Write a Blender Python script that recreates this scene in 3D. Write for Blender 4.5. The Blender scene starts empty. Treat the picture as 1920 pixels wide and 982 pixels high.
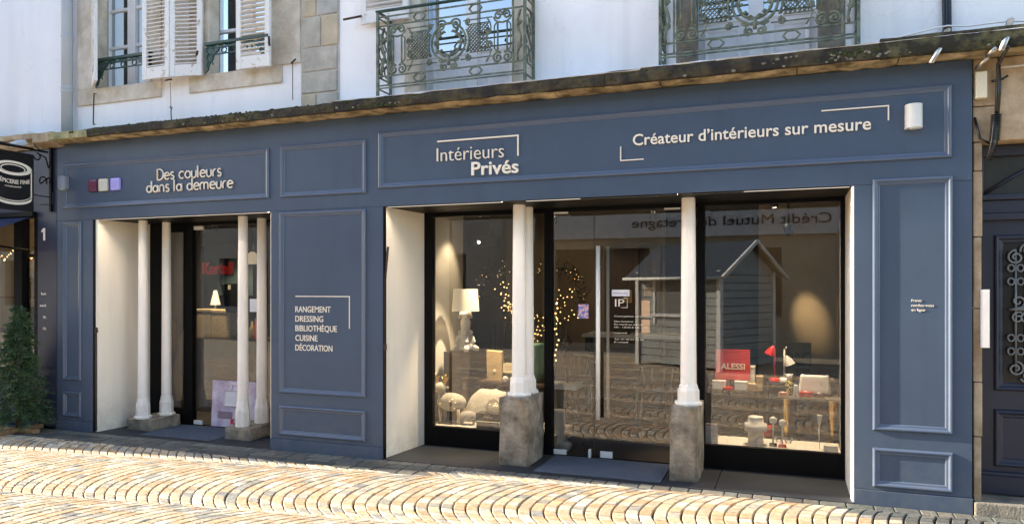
import bpy, bmesh, math, random
from mathutils import Vector, Matrix
random.seed(11)
R = math.radians
scn = bpy.context.scene
COL = scn.collection
PI = math.pi
ORG = {}

# ------------------------------------------------------------------ materials
def nt(name):
    m = bpy.data.materials.new(name); m.use_nodes = True
    t = m.node_tree; t.nodes.clear()
    return m, t, (lambda k: t.nodes.new(k)), (lambda a, b: t.links.new(a, b))

def M(name, col, rough=.6, var=.12, scale=5., bump=.12, bscale=60., metal=0., spec=.5, col2=None, stretch=(1, 1, 1), lo=.35, hi=.65, detail=6., grime=0., coat=0., trans=0., dust=0., dustcol=(.42, .38, .31), dustz=.5, streak=0., crack=0.):
    m, t, N, L = nt(name)
    out = N('ShaderNodeOutputMaterial'); b = N('ShaderNodeBsdfPrincipled')
    L(b.outputs[0], out.inputs[0])
    tc = N('ShaderNodeTexCoord'); mp = N('ShaderNodeMapping'); mp.inputs['Scale'].default_value = stretch
    L(tc.outputs['Object'], mp.inputs[0])
    n = N('ShaderNodeTexNoise'); n.inputs['Scale'].default_value = scale; n.inputs['Detail'].default_value = detail
    n.inputs['Roughness'].default_value = .62
    L(mp.outputs[0], n.inputs['Vector'])
    r = N('ShaderNodeValToRGB'); e = r.color_ramp.elements
    e[0].position, e[1].position = lo, hi
    c2 = col2 if col2 else tuple(min(1, c*(1+var)) for c in col)
    c1 = tuple(c*(1-var) for c in col) if not col2 else col
    e[0].color = (*c1, 1); e[1].color = (*c2, 1)
    L(n.outputs['Fac'], r.inputs[0])
    last = r.outputs[0]
    if grime:
        g = N('ShaderNodeTexNoise'); g.inputs['Scale'].default_value = 1.7; g.inputs['Detail'].default_value = 8
        mp2 = N('ShaderNodeMapping'); mp2.inputs['Scale'].default_value = (1, 1, .35)
        L(tc.outputs['Object'], mp2.inputs[0]); L(mp2.outputs[0], g.inputs['Vector'])
        gr = N('ShaderNodeValToRGB'); gr.color_ramp.elements[0].position = .5; gr.color_ramp.elements[1].position = .72
        gr.color_ramp.elements[0].color = (0, 0, 0, 1); gr.color_ramp.elements[1].color = (grime, grime, grime, 1)
        L(g.outputs['Fac'], gr.inputs[0])
        mx = N('ShaderNodeMixRGB'); mx.blend_type = 'MULTIPLY'; mx.inputs[2].default_value = (.55, .5, .43, 1)
        L(gr.outputs[0], mx.inputs[0]); L(last, mx.inputs[1]); last = mx.outputs[0]
    if streak:
        ms = N('ShaderNodeMapping'); ms.inputs['Scale'].default_value = (9, 9, .45); L(tc.outputs['Object'], ms.inputs[0])
        ns = N('ShaderNodeTexNoise'); ns.inputs['Scale'].default_value = 1.; ns.inputs['Detail'].default_value = 7; L(ms.outputs[0], ns.inputs['Vector'])
        nb = N('ShaderNodeTexNoise'); nb.inputs['Scale'].default_value = .8; nb.inputs['Detail'].default_value = 3; L(tc.outputs['Object'], nb.inputs['Vector'])
        rs = N('ShaderNodeValToRGB'); rs.color_ramp.elements[0].position = .5; rs.color_ramp.elements[1].position = .75
        L(ns.outputs['Fac'], rs.inputs[0])
        rb = N('ShaderNodeValToRGB'); rb.color_ramp.elements[0].position = .42; rb.color_ramp.elements[1].position = .62; L(nb.outputs['Fac'], rb.inputs[0])
        mm = N('ShaderNodeMath'); mm.operation = 'MULTIPLY'; L(rs.outputs[0], mm.inputs[0]); L(rb.outputs[0], mm.inputs[1])
        m3 = N('ShaderNodeMath'); m3.operation = 'MULTIPLY'; m3.inputs[1].default_value = streak; L(mm.outputs[0], m3.inputs[0])
        mx = N('ShaderNodeMixRGB'); mx.blend_type = 'MULTIPLY'; mx.inputs[2].default_value = (.58, .55, .52, 1)
        L(m3.outputs[0], mx.inputs[0]); L(last, mx.inputs[1]); last = mx.outputs[0]
    if crack:
        nd = N('ShaderNodeTexNoise'); nd.inputs['Scale'].default_value = 3.; nd.inputs['Detail'].default_value = 5; L(tc.outputs['Object'], nd.inputs['Vector'])
        ad = N('ShaderNodeMixRGB'); ad.blend_type = 'ADD'; ad.inputs[0].default_value = .45; L(tc.outputs['Object'], ad.inputs[1]); L(nd.outputs['Color'], ad.inputs[2])
        vo = N('ShaderNodeTexVoronoi'); vo.feature = 'DISTANCE_TO_EDGE'; vo.inputs['Scale'].default_value = .9; L(ad.outputs[0], vo.inputs['Vector'])
        lt = N('ShaderNodeMath'); lt.operation = 'LESS_THAN'; lt.inputs[1].default_value = .0025; L(vo.outputs['Distance'], lt.inputs[0])
        m4 = N('ShaderNodeMath'); m4.operation = 'MULTIPLY'; m4.inputs[1].default_value = crack; L(lt.outputs[0], m4.inputs[0])
        mx = N('ShaderNodeMixRGB'); mx.blend_type = 'MULTIPLY'; mx.inputs[2].default_value = (.5, .48, .46, 1)
        L(m4.outputs[0], mx.inputs[0]); L(last, mx.inputs[1]); last = mx.outputs[0]
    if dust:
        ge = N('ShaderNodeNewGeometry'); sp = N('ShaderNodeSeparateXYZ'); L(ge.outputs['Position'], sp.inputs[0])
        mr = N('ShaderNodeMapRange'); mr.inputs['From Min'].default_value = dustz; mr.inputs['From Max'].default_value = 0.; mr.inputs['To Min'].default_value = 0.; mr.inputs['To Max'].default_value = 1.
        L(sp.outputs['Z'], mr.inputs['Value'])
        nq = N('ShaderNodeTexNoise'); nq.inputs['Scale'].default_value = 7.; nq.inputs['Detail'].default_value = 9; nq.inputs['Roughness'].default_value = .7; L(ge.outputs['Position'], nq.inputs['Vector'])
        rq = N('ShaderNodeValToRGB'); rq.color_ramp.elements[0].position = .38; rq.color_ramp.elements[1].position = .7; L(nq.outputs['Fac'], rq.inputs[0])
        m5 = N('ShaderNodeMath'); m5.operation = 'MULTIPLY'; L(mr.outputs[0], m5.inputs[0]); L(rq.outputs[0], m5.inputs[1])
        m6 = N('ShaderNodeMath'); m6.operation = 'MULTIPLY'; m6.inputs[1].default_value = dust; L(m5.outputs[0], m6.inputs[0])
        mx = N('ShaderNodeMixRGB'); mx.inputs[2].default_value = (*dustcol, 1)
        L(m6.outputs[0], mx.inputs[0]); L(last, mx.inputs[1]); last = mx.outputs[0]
    L(last, b.inputs['Base Color'])
    b.inputs['Roughness'].default_value = rough; b.inputs['Metallic'].default_value = metal
    b.inputs['Specular IOR Level'].default_value = spec
    if coat: b.inputs['Coat Weight'].default_value = coat
    if trans: b.inputs['Transmission Weight'].default_value = trans
    if bump:
        n2 = N('ShaderNodeTexNoise'); n2.inputs['Scale'].default_value = bscale; n2.inputs['Detail'].default_value = 4
        L(mp.outputs[0], n2.inputs['Vector'])
        bp = N('ShaderNodeBump'); bp.inputs['Strength'].default_value = bump; bp.inputs['Distance'].default_value = .01
        L(n2.outputs['Fac'], bp.inputs['Height']); L(bp.outputs[0], b.inputs['Normal'])
    return m

def EM(name, col, s):
    m, t, N, L = nt(name)
    out = N('ShaderNodeOutputMaterial'); e = N('ShaderNodeEmission')
    e.inputs[0].default_value = (*col, 1); e.inputs[1].default_value = s
    L(e.outputs[0], out.inputs[0]); return m

def GLASS(name, tint=(.86, .87, .86), base=.07, k=1.3, rough=0.):
    m, t, N, L = nt(name)
    out = N('ShaderNodeOutputMaterial'); mx = N('ShaderNodeMixShader')
    tr = N('ShaderNodeBsdfTransparent'); gl = N('ShaderNodeBsdfGlossy')
    tr.inputs[0].default_value = (*tint, 1); gl.inputs['Roughness'].default_value = rough
    fr = N('ShaderNodeFresnel'); fr.inputs[0].default_value = 1.5
    mt = N('ShaderNodeMath'); mt.operation = 'MULTIPLY_ADD'; mt.inputs[1].default_value = k; mt.inputs[2].default_value = base
    mt.use_clamp = True
    # slightly wavy plate
    tc = N('ShaderNodeTexCoord'); nn = N('ShaderNodeTexNoise'); nn.inputs['Scale'].default_value = 1.6; nn.inputs['Detail'].default_value = 1
    bp = N('ShaderNodeBump'); bp.inputs['Strength'].default_value = .012; bp.inputs['Distance'].default_value = .01
    L(tc.outputs['Object'], nn.inputs['Vector']); L(nn.outputs['Fac'], bp.inputs['Height']); L(bp.outputs[0], gl.inputs['Normal'])
    L(fr.outputs[0], mt.inputs[0]); L(mt.outputs[0], mx.inputs[0])
    L(tr.outputs[0], mx.inputs[1]); L(gl.outputs[0], mx.inputs[2]); L(mx.outputs[0], out.inputs[0])
    return m

# ------------------------------------------------------------------ mesh building
def org_of(p):
    return ORG.get(p.name, Vector((0, 0, 0))) if p else None

class MB:
    def __init__(s): s.v = []; s.f = []; s.xf = None; s.sm = []
    def add(s, vs, fs, smooth=False):
        k = len(s.v)
        for p in vs:
            p = Vector(p)
            s.v.append(s.xf(p) if s.xf else p)
        for f in fs: s.f.append([k+i for i in f]); s.sm.append(smooth)
    def box(s, x0, x1, y0, y1, z0, z1):
        s.add([(x0, y0, z0), (x1, y0, z0), (x1, y1, z0), (x0, y1, z0), (x0, y0, z1), (x1, y0, z1), (x1, y1, z1), (x0, y1, z1)],
              [(0, 3, 2, 1), (4, 5, 6, 7), (0, 1, 5, 4), (1, 2, 6, 5), (2, 3, 7, 6), (3, 0, 4, 7)])
    def bev(s, x0, x1, y0, y1, z0, z1, b=.006):
        """box with chamfered edges"""
        bm = bmesh.new(); bmesh.ops.create_cube(bm, size=1)
        for v in bm.verts: v.co = ((x0+x1)/2+v.co.x*(x1-x0), (y0+y1)/2+v.co.y*(y1-y0), (z0+z1)/2+v.co.z*(z1-z0))
        bmesh.ops.bevel(bm, geom=list(bm.edges), offset=b, segments=2, affect='EDGES', profile=.6)
        bm.verts.index_update()
        s.add([v.co.copy() for v in bm.verts], [[v.index for v in f.verts] for f in bm.faces]); bm.free()
    def quad(s, a, b, c, d): s.add([a, b, c, d], [(0, 1, 2, 3)])
    def tube(s, pts, r, n=6, closed=False, cap=True, sq=1.):
        pts = [Vector(p) for p in pts]; m = len(pts)
        if m < 2: return
        rs = r if isinstance(r, (list, tuple)) else [r]*m
        prev = None; vs = []
        for i, p in enumerate(pts):
            if closed: d = pts[(i+1) % m]-pts[i-1]
            else: d = pts[min(i+1, m-1)]-pts[max(i-1, 0)]
            if d.length < 1e-9: d = Vector((0, 0, 1))
            d.normalize()
            if prev is None:
                u = d.orthogonal().normalized()
            else:
                u = prev-d*prev.dot(d)
                u = u.normalized() if u.length > 1e-6 else d.orthogonal().normalized()
            prev = u; w = d.cross(u)
            for k in range(n):
                a = 2*PI*k/n
                vs.append(p+u*math.cos(a)*rs[i]+w*math.sin(a)*rs[i]*sq)
        fs = []
        for i in range(m if closed else m-1):
            j = (i+1) % m
            for k in range(n):
                fs.append((i*n+k, i*n+(k+1) % n, j*n+(k+1) % n, j*n+k))
        if cap and not closed:
            fs.append(tuple(range(n-1, -1, -1))); fs.append(tuple((m-1)*n+k for k in range(n)))
        s.add(vs, fs, True)
    def lathe(s, prof, c=(0, 0, 0), n=24, caps=True, smooth=True):
        vs = []; fs = []; m = len(prof)
        for r, z in prof:
            for k in range(n):
                a = 2*PI*k/n; vs.append((c[0]+r*math.cos(a), c[1]+r*math.sin(a), c[2]+z))
        for i in range(m-1):
            for k in range(n):
                fs.append((i*n+k, i*n+(k+1) % n, (i+1)*n+(k+1) % n, (i+1)*n+k))
        s.add(vs, fs, smooth)
        if caps:
            k0 = [(c[0]+prof[0][0]*math.cos(2*PI*k/n), c[1]+prof[0][0]*math.sin(2*PI*k/n), c[2]+prof[0][1]) for k in range(n)]
            k1 = [(c[0]+prof[-1][0]*math.cos(2*PI*k/n), c[1]+prof[-1][0]*math.sin(2*PI*k/n), c[2]+prof[-1][1]) for k in range(n)]
            s.add(k0, [tuple(range(n-1, -1, -1))]); s.add(k1, [tuple(range(n))])
    def sphere(s, c, r, n=14, m=9, sc=(1, 1, 1)):
        prof = [(max(1e-4, r*math.sin(PI*i/m)), -r*math.cos(PI*i/m)) for i in range(m+1)]
        vs = []; fs = []
        for q, z in prof:
            for k in range(n):
                a = 2*PI*k/n; vs.append((c[0]+q*math.cos(a)*sc[0], c[1]+q*math.sin(a)*sc[1], c[2]+z*sc[2]))
        for i in range(m):
            for k in range(n): fs.append((i*n+k, i*n+(k+1) % n, (i+1)*n+(k+1) % n, (i+1)*n+k))
        s.add(vs, fs, True)
    def prism(s, poly, y0, y1):
        """polygon in (x, z), extruded along y"""
        n = len(poly)
        vs = [(x, y0, z) for x, z in poly]+[(x, y1, z) for x, z in poly]
        s.add(vs, [tuple(range(n)), tuple(range(2*n-1, n-1, -1))]+[(i, i+n, (i+1) % n+n, (i+1) % n) for i in range(n)])
    def frame(s, x0, x1, z0, z1, y, prof):
        """mitred picture-frame moulding; prof = (inset from the outer edge, height out of the wall)"""
        vs = []; n = len(prof)
        for cx, cz, ix, iz in ((x0, z0, 1, 1), (x1, z0, -1, 1), (x1, z1, -1, -1), (x0, z1, 1, -1)):
            for d, h in prof: vs.append((cx+ix*d, y-h, cz+iz*d))
        fs = []
        for c in range(4):
            e = (c+1) % 4
            for i in range(n-1): fs.append((c*n+i, e*n+i, e*n+i+1, c*n+i+1))
        s.add(vs, fs)
    def build(s, name, mat, parent=None, at=None, bevel=0):
        me = bpy.data.meshes.new(name)
        o = bpy.data.objects.new(name, me); COL.objects.link(o)
        if parent:
            og = ORG[parent.name]; o.parent = parent
        else:
            og = Vector(at) if at else Vector((0, 0, 0)); o.location = og
        ORG[o.name] = og
        me.from_pydata([tuple(p-og) for p in s.v], [], s.f)
        bm = bmesh.new(); bm.from_mesh(me); bmesh.ops.recalc_face_normals(bm, faces=bm.faces) if len(s.f) < 60000 and not getattr(s, 'open', False) else None
        bm.to_mesh(me); bm.free()
        me.polygons.foreach_set('use_smooth', s.sm)
        me.materials.append(mat)
        if bevel:
            md = o.modifiers.new('Bevel', 'BEVEL'); md.width = bevel; md.segments = 2; md.limit_method = 'ANGLE'
        return o

def tag(o, label, cat, group=None):
    o['label'] = label; o['category'] = cat
    if group: o['group'] = group
    return o
def struct(o): o['kind'] = 'structure'; return o
def thing(name, at, label, cat, group=None):
    o = bpy.data.objects.new(name, None); o.empty_display_size = .1
    COL.objects.link(o); o.location = at; ORG[o.name] = Vector(at)
    return tag(o, label, cat, group)
def copy_tree(o, parent=None):
    c = o.copy(); COL.objects.link(c); c.parent = parent
    for ch in list(o.children): copy_tree(ch, c)
    return c

def glyphs(body, offset=0., extrude=.5, shear=0., lsp=1.):
    cu = bpy.data.curves.new('letters', 'FONT'); cu.body = body; cu.size = 1.; cu.offset = offset; cu.shear = shear
    cu.space_character = lsp; cu.resolution_u = 3; cu.extrude = extrude
    ob = bpy.data.objects.new('letters', cu); COL.objects.link(ob)
    bpy.context.view_layer.update()
    me = bpy.data.meshes.new_from_object(ob)
    vs = [v.co.copy() for v in me.vertices]; fs = [tuple(p.vertices) for p in me.polygons]
    bpy.data.objects.remove(ob); bpy.data.meshes.remove(me); bpy.data.curves.remove(cu)
    return vs, fs
def write(mb, body, x0, x1, zb, cap, y, depth=.012, offset=0., capref=.729, facing=-1, **k):
    """raised lettering on a wall plane y; x0 is where the text starts for the reader, zb its baseline"""
    vs, fs = glyphs(body, offset, **k)
    if not vs: return
    a = min(v.x for v in vs); b = max(v.x for v in vs); z0, z1 = min(v.z for v in vs), max(v.z for v in vs)
    sx = (x1-x0)/(b-a); sy = cap/capref
    old = mb.xf; mb.xf = None
    mb.add([(x0+(v.x-a)*sx, y+facing*(v.z-z0)/(z1-z0)*depth, zb+v.y*sy) for v in vs], fs)
    mb.xf = old
def arc(cx, cy, r, a0, a1, n=10, ry=None):
    ry = r if ry is None else ry
    return [(cx+r*math.cos(R(a0+(a1-a0)*i/n)), cy+ry*math.sin(R(a0+(a1-a0)*i/n))) for i in range(n+1)]
def spiral(cx, cy, r0, r1, a0, turns, n=22):
    return [(cx+(r0+(r1-r0)*i/n)*math.cos(a0+2*PI*turns*i/n), cy+(r0+(r1-r0)*i/n)*math.sin(a0+2*PI*turns*i/n)) for i in range(n+1)]

# ------------------------------------------------------------------ palette
navy = M('slate_blue_paint', (.062, .088, .134), .45, .08, 1.3, .06, 90, spec=.3, detail=8, dust=.35, dustcol=(.2, .19, .17), dustz=.55, streak=.25)
navy_trim = M('slate_blue_trim', (.082, .110, .168), .28, .05, 3, .03, 90, spec=.6, dust=.3, dustcol=(.2, .19, .17), dustz=.55)
darknavy = M('dark_navy_paint', (.022, .028, .055), .4, .12, 4, .05, 90)
doornavy = M('door_navy_paint', (.020, .022, .042), .38, .12, 4, .04, 90)
black = M('black_metal', (.004, .004, .0045), .45, .1, 8, .02, 80, spec=.12)
cream = M('cream_boards', (.88, .80, .68), .55, .05, 2.5, .10, 50, stretch=(1, 1, .15), dust=.55, dustcol=(.36, .30, .23), dustz=.45, streak=.3)
creamw = M('pale_jamb', (.7, .66, .6), .5, .06, 2.5, .04, 50)
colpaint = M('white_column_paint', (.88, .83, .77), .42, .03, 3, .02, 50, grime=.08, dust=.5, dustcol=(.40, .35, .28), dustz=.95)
granite = M('granite', (.12, .10, .075), .9, .3, 6, .9, 38, col2=(.42, .36, .28), detail=12, grime=.8, streak=.4, dust=.5, dustcol=(.09, .08, .07), dustz=.3)
granite_w = M('weathered_granite', (.13, .12, .10), .9, .3, 9, .6, 60, col2=(.30, .26, .2), detail=10, grime=.8)
plaster = M('white_plaster', (.90, .88, .885), .85, .05, .9, .25, 90, col2=(.95, .93, .935), stretch=(1, 1, .35), grime=.16, streak=.22, crack=.12)
plaster_l = M('old_white_plaster', (.88, .865, .875), .85, .05, .7, .25, 70, col2=(.94, .92, .93), stretch=(1, 1, .4), grime=.12, streak=.22, crack=.12)
sandst = M('sandstone_trim', (.52, .44, .34), .88, .2, 4, .6, 35, col2=(.78, .71, .61), detail=11, grime=.6, streak=.3)
quoin_m = [M('quoin_stone', c, .9, .2, 5, .6, 40, col2=d, detail=10, grime=.5) for c, d in (((.36, .33, .28), (.52, .49, .43)), ((.42, .36, .27), (.6, .5, .36)), ((.33, .33, .31), (.5, .49, .46)))]
ledge = M('ledge_stone', (.10, .075, .035), .9, .3, 6, .8, 30, col2=(.60, .47, .28), detail=10, grime=.9)
gutter_m = M('rusty_gutter', (.012, .008, .006), .8, .4, 5, .8, 40, col2=(.13, .105, .045), detail=12, lo=.45, hi=.78)
moss_m = M('moss', (.014, .018, .005), .95, .4, 30, 1., 90, col2=(.05, .06, .014))
lead = M('lead_flashing', (.62, .64, .68), .4, .15, 8, .1, 60)
shutpaint = M('peeling_white_paint', (.40, .33, .26), .75, .1, 14, .4, 60, col2=(.76, .75, .74), lo=.30, hi=.42, detail=9)
whitewood = M('white_wood', (.86, .85, .86)  , .45, .05, 5, .04, 60)
railgreen = M('verdigris_iron', (.045, .06, .045), .6, .2, 14, .3, 80, col2=(.18, .21, .155), metal=.1)
raildark = M('dark_green_iron', (.014, .05, .042), .5, .2, 14, .2, 80)
rust = M('rusty_iron', (.06, .035, .025), .85, .3, 20, .4, 90)
zinc = M('zinc_pipe', (.46, .52, .60), .5, .12, 3, .08, 50, stretch=(1, 1, .3))
steel = M('brushed_steel', (.95, .92, .86), .35, .03, 20, .02, 200, metal=0., stretch=(1, 1, .05))
steel2 = M('galvanised_tube', (.5, .46, .4), .3, .3, 12, .1, 80, metal=1.)
satin = M('satin_fitting', (.72, .72, .7), .4, .05, 10, .02, 90)
letterw = M('warm_white_letters', (.88, .785, .655), .5, .03, 10, .02, 90)
white_m = M('white_plastic', (.78, .77, .75), .4, .04, 6, .02, 60)
whitewall = M('interior_white', (.66, .63, .58), .8, .04, 2, .05, 60)
beigewall = M('interior_beige', (.19, .14, .085), .8, .12, 2, .1, 60)
taupe = M('interior_taupe', (.11, .088, .065), .8, .15, 2, .1, 60)
darkwood = M('dark_wood', (.055, .032, .018), .5, .3, 6, .1, 60, stretch=(6, 6, .4))
midwood = M('oak', (.30, .18, .085), .5, .25, 5, .1, 60, stretch=(6, 6, .4))
floor_m = M('dark_floor', (.06, .052, .045), .5, .2, 3, .05, 60)
slab_m = M('dark_slab', (.014, .018, .026), .6, .2, 3, .2, 60, grime=.3)
mat_m = M('ribbed_mat', (.085, .10, .13), .8, .1, 20, .3, 300)
red_m = M('red_gloss', (.62, .022, .02), .3, .05, 6, .02, 60)
redp = M('red_panel', (.60, .05, .05), .5, .06, 6, .02, 60)
gold = M('gold', (.75, .5, .16), .25, .1, 9, .02, 60, metal=1.)
blackp = M('black_gloss', (.012, .012, .012), .22, .1, 9, .02, 60)
fur = M('cream_fleece', (.72, .66, .56), .95, .12, 30, 1., 160)
greyfur = M('grey_fleece', (.5, .47, .44), .95, .12, 30, 1., 160)
paper = M('paper', (.78, .78, .82), .7, .03, 10, .02, 60)
card = M('cardboard', (.46, .33, .17), .8, .1, 10, .1, 60)
wick = M('wicker', (.50, .38, .2), .7, .25, 40, .5, 120, stretch=(.3, .3, 3))
glassm = GLASS('shop_glass', (.88, .88, .85), .10, 1.15)
winglass = GLASS('window_glass', (.6, .62, .64), .02, .7)
doorglass = GLASS('upper_door_glass', (.4, .45, .5), .5, 1.4)
led = EM('led_strip', (1., .78, .54), 300.)
bulb = EM('warm_bulb', (1., .60, .22), 6.)
spotem = EM('spot_lens', (1., .86, .62), 14.)
# ------------------------------------------------------------------ ground
m, t, N, L = nt('sett_stone')
out = N('ShaderNodeOutputMaterial'); b = N('ShaderNodeBsdfPrincipled'); L(b.outputs[0], out.inputs[0])
at_ = N('ShaderNodeAttribute'); at_.attribute_name = 'tone'
tc = N('ShaderNodeTexCoord'); n = N('ShaderNodeTexNoise'); n.inputs['Scale'].default_value = 22; n.inputs['Detail'].default_value = 9
L(tc.outputs['Object'], n.inputs['Vector'])
r = N('ShaderNodeValToRGB'); r.color_ramp.elements[0].position = .3; r.color_ramp.elements[1].position = .7
r.color_ramp.elements[0].color = (.66, .64, .62, 1); r.color_ramp.elements[1].color = (1.1, 1.1, 1.1, 1)
L(n.outputs['Fac'], r.inputs[0])
mx = N('ShaderNodeMixRGB'); mx.blend_type = 'MULTIPLY'; mx.inputs[0].default_value = 1
L(at_.outputs['Color'], mx.inputs[1]); L(r.outputs[0], mx.inputs[2]); L(mx.outputs[0], b.inputs['Base Color'])
b.inputs['Roughness'].default_value = .6
n2 = N('ShaderNodeTexNoise'); n2.inputs['Scale'].default_value = 60; n2.inputs['Detail'].default_value = 5
L(tc.outputs['Object'], n2.inputs['Vector'])
bp = N('ShaderNodeBump'); bp.inputs['Strength'].default_value = .5; bp.inputs['Distance'].default_value = .01
L(n2.outputs['Fac'], bp.inputs['Height']); L(bp.outputs[0], b.inputs['Normal'])
sett_m = m

ground_m = M('joint_sand', (.035, .03, .022), .95, .3, 12, .5, 80)
g = MB(); g.quad((-60, -60, -.022), (60, -60, -.022), (60, 60, -.022), (-60, 60, -.022))
struct(g.build('ground', ground_m))

AX = R(7.0); ca, sa = math.cos(AX), math.sin(AX)
W = 1.3; PM = R(52); RAD = W/2/math.sin(PM); STEP = .100
PAL = [((0.550, 0.429, 0.286), 5), ((0.605, 0.501, 0.363), 5), ((0.550, 0.380, 0.226), 3), ((0.396, 0.363, 0.297), 2.0), ((0.583, 0.369, 0.220), 2.0), ((0.297, 0.286, 0.259), .8), ((0.660, 0.583, 0.462), 2.5)]
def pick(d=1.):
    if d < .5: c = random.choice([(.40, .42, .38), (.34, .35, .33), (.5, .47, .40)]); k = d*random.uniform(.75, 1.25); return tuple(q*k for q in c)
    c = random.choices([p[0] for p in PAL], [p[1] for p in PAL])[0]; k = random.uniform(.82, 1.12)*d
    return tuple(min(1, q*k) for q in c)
SV, SF, SC = [], [], []
def sett(q, tone, h=0., gap=.0036, inset=.0055):
    c = Vector((sum(p[0] for p in q)/4, sum(p[1] for p in q)/4)); k = len(SV)
    tx, ty = random.gauss(0, .010), random.gauss(0, .010); hz = h+random.gauss(0, .0011)
    for ring, z in ((gap*.2, -.03), (gap, -.0035), (gap+inset, .0)):
        for p in q:
            p = Vector(p[:2]); d = c-p; l = d.length
            p = p+d*min(.45, (ring*1.41+ (0 if ring < .003 else random.uniform(0, .002)))/max(l, 1e-4))
            zz = z if z < -.02 else z+hz+(p.x-c.x)*tx+(p.y-c.y)*ty
            SV.append((p.x, p.y, zz))
    for r_ in (0, 4):
        for i in range(4):
            j = (i+1) % 4; SF.append((k+r_+i, k+r_+j, k+r_+4+j, k+r_+4+i))
    SF.append((k+8, k+9, k+10, k+11)); SC.extend([tone]*12)
X0, Y0 = -1.835, -.916
FRONT = -.15
def front(x): return FRONT if x > -3.0 else -.42
for ci in range(-1, 9):
    tcn = -ci*W
    ns = int(18/STEP)
    for si in range(ns):
        s0 = -11.5+si*STEP+(.05 if ci % 2 else 0)
        nseg = 15
        wob = random.uniform(-.3, .3)
        cuts = [-PM+2*PM*(i+ (0 if i in (0, nseg) else random.uniform(-.22, .22)))/nseg for i in range(nseg+1)]
        for a0, a1 in zip(cuts, cuts[1:]):
            q = []
            for a, ds in ((a0, .003), (a1, .003), (a1, STEP-.003), (a0, STEP-.003)):
                s_ = s0+RAD*(1-math.cos(a))+ds+.006*math.sin(a*7+wob*3); t_ = tcn+RAD*math.sin(a)
                q.append((X0+s_*ca-t_*sa, Y0+s_*sa+t_*ca))
            cx = sum(p[0] for p in q)/4; cy = sum(p[1] for p in q)/4
            if cx > 4.2 or cx < -12.5 or cy < -10 or cy > front(cx)+.05: continue
            q = [(x, min(y, front(cx))) for x, y in q]
            if max(p[1] for p in q)-min(p[1] for p in q) < .03: continue
            sett(q, pick(.34 if cx > .62+.25*math.sin(cy*9) and cy > -1.6 else 1.))  # setts past the pilaster darkened: greyer stone and shade painted in
# straight dark border courses along the shop front, shade partly painted into their tone
for x in range(0, 150):
    pass
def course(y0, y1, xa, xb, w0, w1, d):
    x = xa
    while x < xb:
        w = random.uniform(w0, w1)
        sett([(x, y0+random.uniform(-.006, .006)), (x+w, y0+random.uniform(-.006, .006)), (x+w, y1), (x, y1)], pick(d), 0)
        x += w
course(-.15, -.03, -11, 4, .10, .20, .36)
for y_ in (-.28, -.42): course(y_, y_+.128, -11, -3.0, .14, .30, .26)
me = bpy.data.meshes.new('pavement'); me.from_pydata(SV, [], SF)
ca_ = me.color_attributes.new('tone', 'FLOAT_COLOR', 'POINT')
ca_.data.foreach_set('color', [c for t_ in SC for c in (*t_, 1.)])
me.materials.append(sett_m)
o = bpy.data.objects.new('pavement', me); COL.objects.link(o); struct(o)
# far part of the square, set in larger flat paving
m, t, N, L = nt('far_paving_stone')
out = N('ShaderNodeOutputMaterial'); b = N('ShaderNodeBsdfPrincipled'); L(b.outputs[0], out.inputs[0])
tc = N('ShaderNodeTexCoord'); bk = N('ShaderNodeTexBrick'); bk.inputs['Scale'].default_value = 4.5
bk.inputs['Color1'].default_value = (.5, .42, .3, 1); bk.inputs['Color2'].default_value = (.36, .32, .25, 1); bk.inputs['Mortar'].default_value = (.1, .085, .06, 1)
bk.inputs['Mortar Size'].default_value = .03
L(tc.outputs['Object'], bk.inputs['Vector']); L(bk.outputs[0], b.inputs['Base Color']); b.inputs['Roughness'].default_value = .75
g = MB()
g.quad((-45, -60, -.008), (45, -60, -.008), (45, -10, -.008), (-45, -10, -.008))
g.quad((-45, -10, -.008), (-12.4, -10, -.008), (-12.4, 0, -.008), (-45, 0, -.008))
g.quad((4.2, -10, -.008), (45, -10, -.008), (45, .0, -.008), (4.2, .0, -.008))
g.open = True
struct(g.build('road', m))
# dark stone thresholds in front of the glass
for nm, xa, xb in (('threshold', -7.5, -5.0), ('threshold', -3.7, .46)):
    g = MB(); n_ = max(2, int((xb-xa)/.9)); dx = (xb-xa)/n_
    for i in range(n_): g.bev(xa+i*dx+.002, xa+(i+1)*dx-.002, -.028, .745, -.05, .004+.001*(i % 2), .003)
    struct(g.build('floor', slab_m))

# ------------------------------------------------------------------ shop front
PROF = [(0, -.001), (.002, .010), (.007, .018), (.014, .021), (.022, .019), (.029, .012), (.034, .009), (.044, .008), (.049, .005), (.053, -.001)]
sf = thing('shopfront', (-3.4, 0, 0), 'long slate blue panelled wooden shopfront spanning the ground floor of the white house', 'shopfront')
fb = MB(); fb.bev(-8.07, 1.25, 0, .14, 2.44, 3.328, .004)
fb.build('fascia', navy, sf)
for x0, x1 in ((-8.07, -7.5), (-5.008, -3.688), (.464, 1.25)):
    p = MB(); p.bev(x0, x1, .001, .14, .112, 2.4385, .003); po = p.build('pilaster', navy, sf)
    q = MB(); q.bev(x0-.004, x1+.004, -.010, .14, -.02, .110, .004); q.build('plinth', navy, sf)
def panel(x0, x1, z0, z1, y=0., mat=navy_trim, par=sf, s=1.):
    q = MB(); q.open = True; q.frame(x0, x1, z0, z1, y, [(d*s, h*s) for d, h in PROF]); return q.build('panel_moulding', mat, par)
for a in ((-7.966, -5.028, 2.575, 3.09), (-4.888, -3.873, 2.575, 3.10), (-3.736, 1.12, 2.612, 3.155)): panel(*a)
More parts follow.
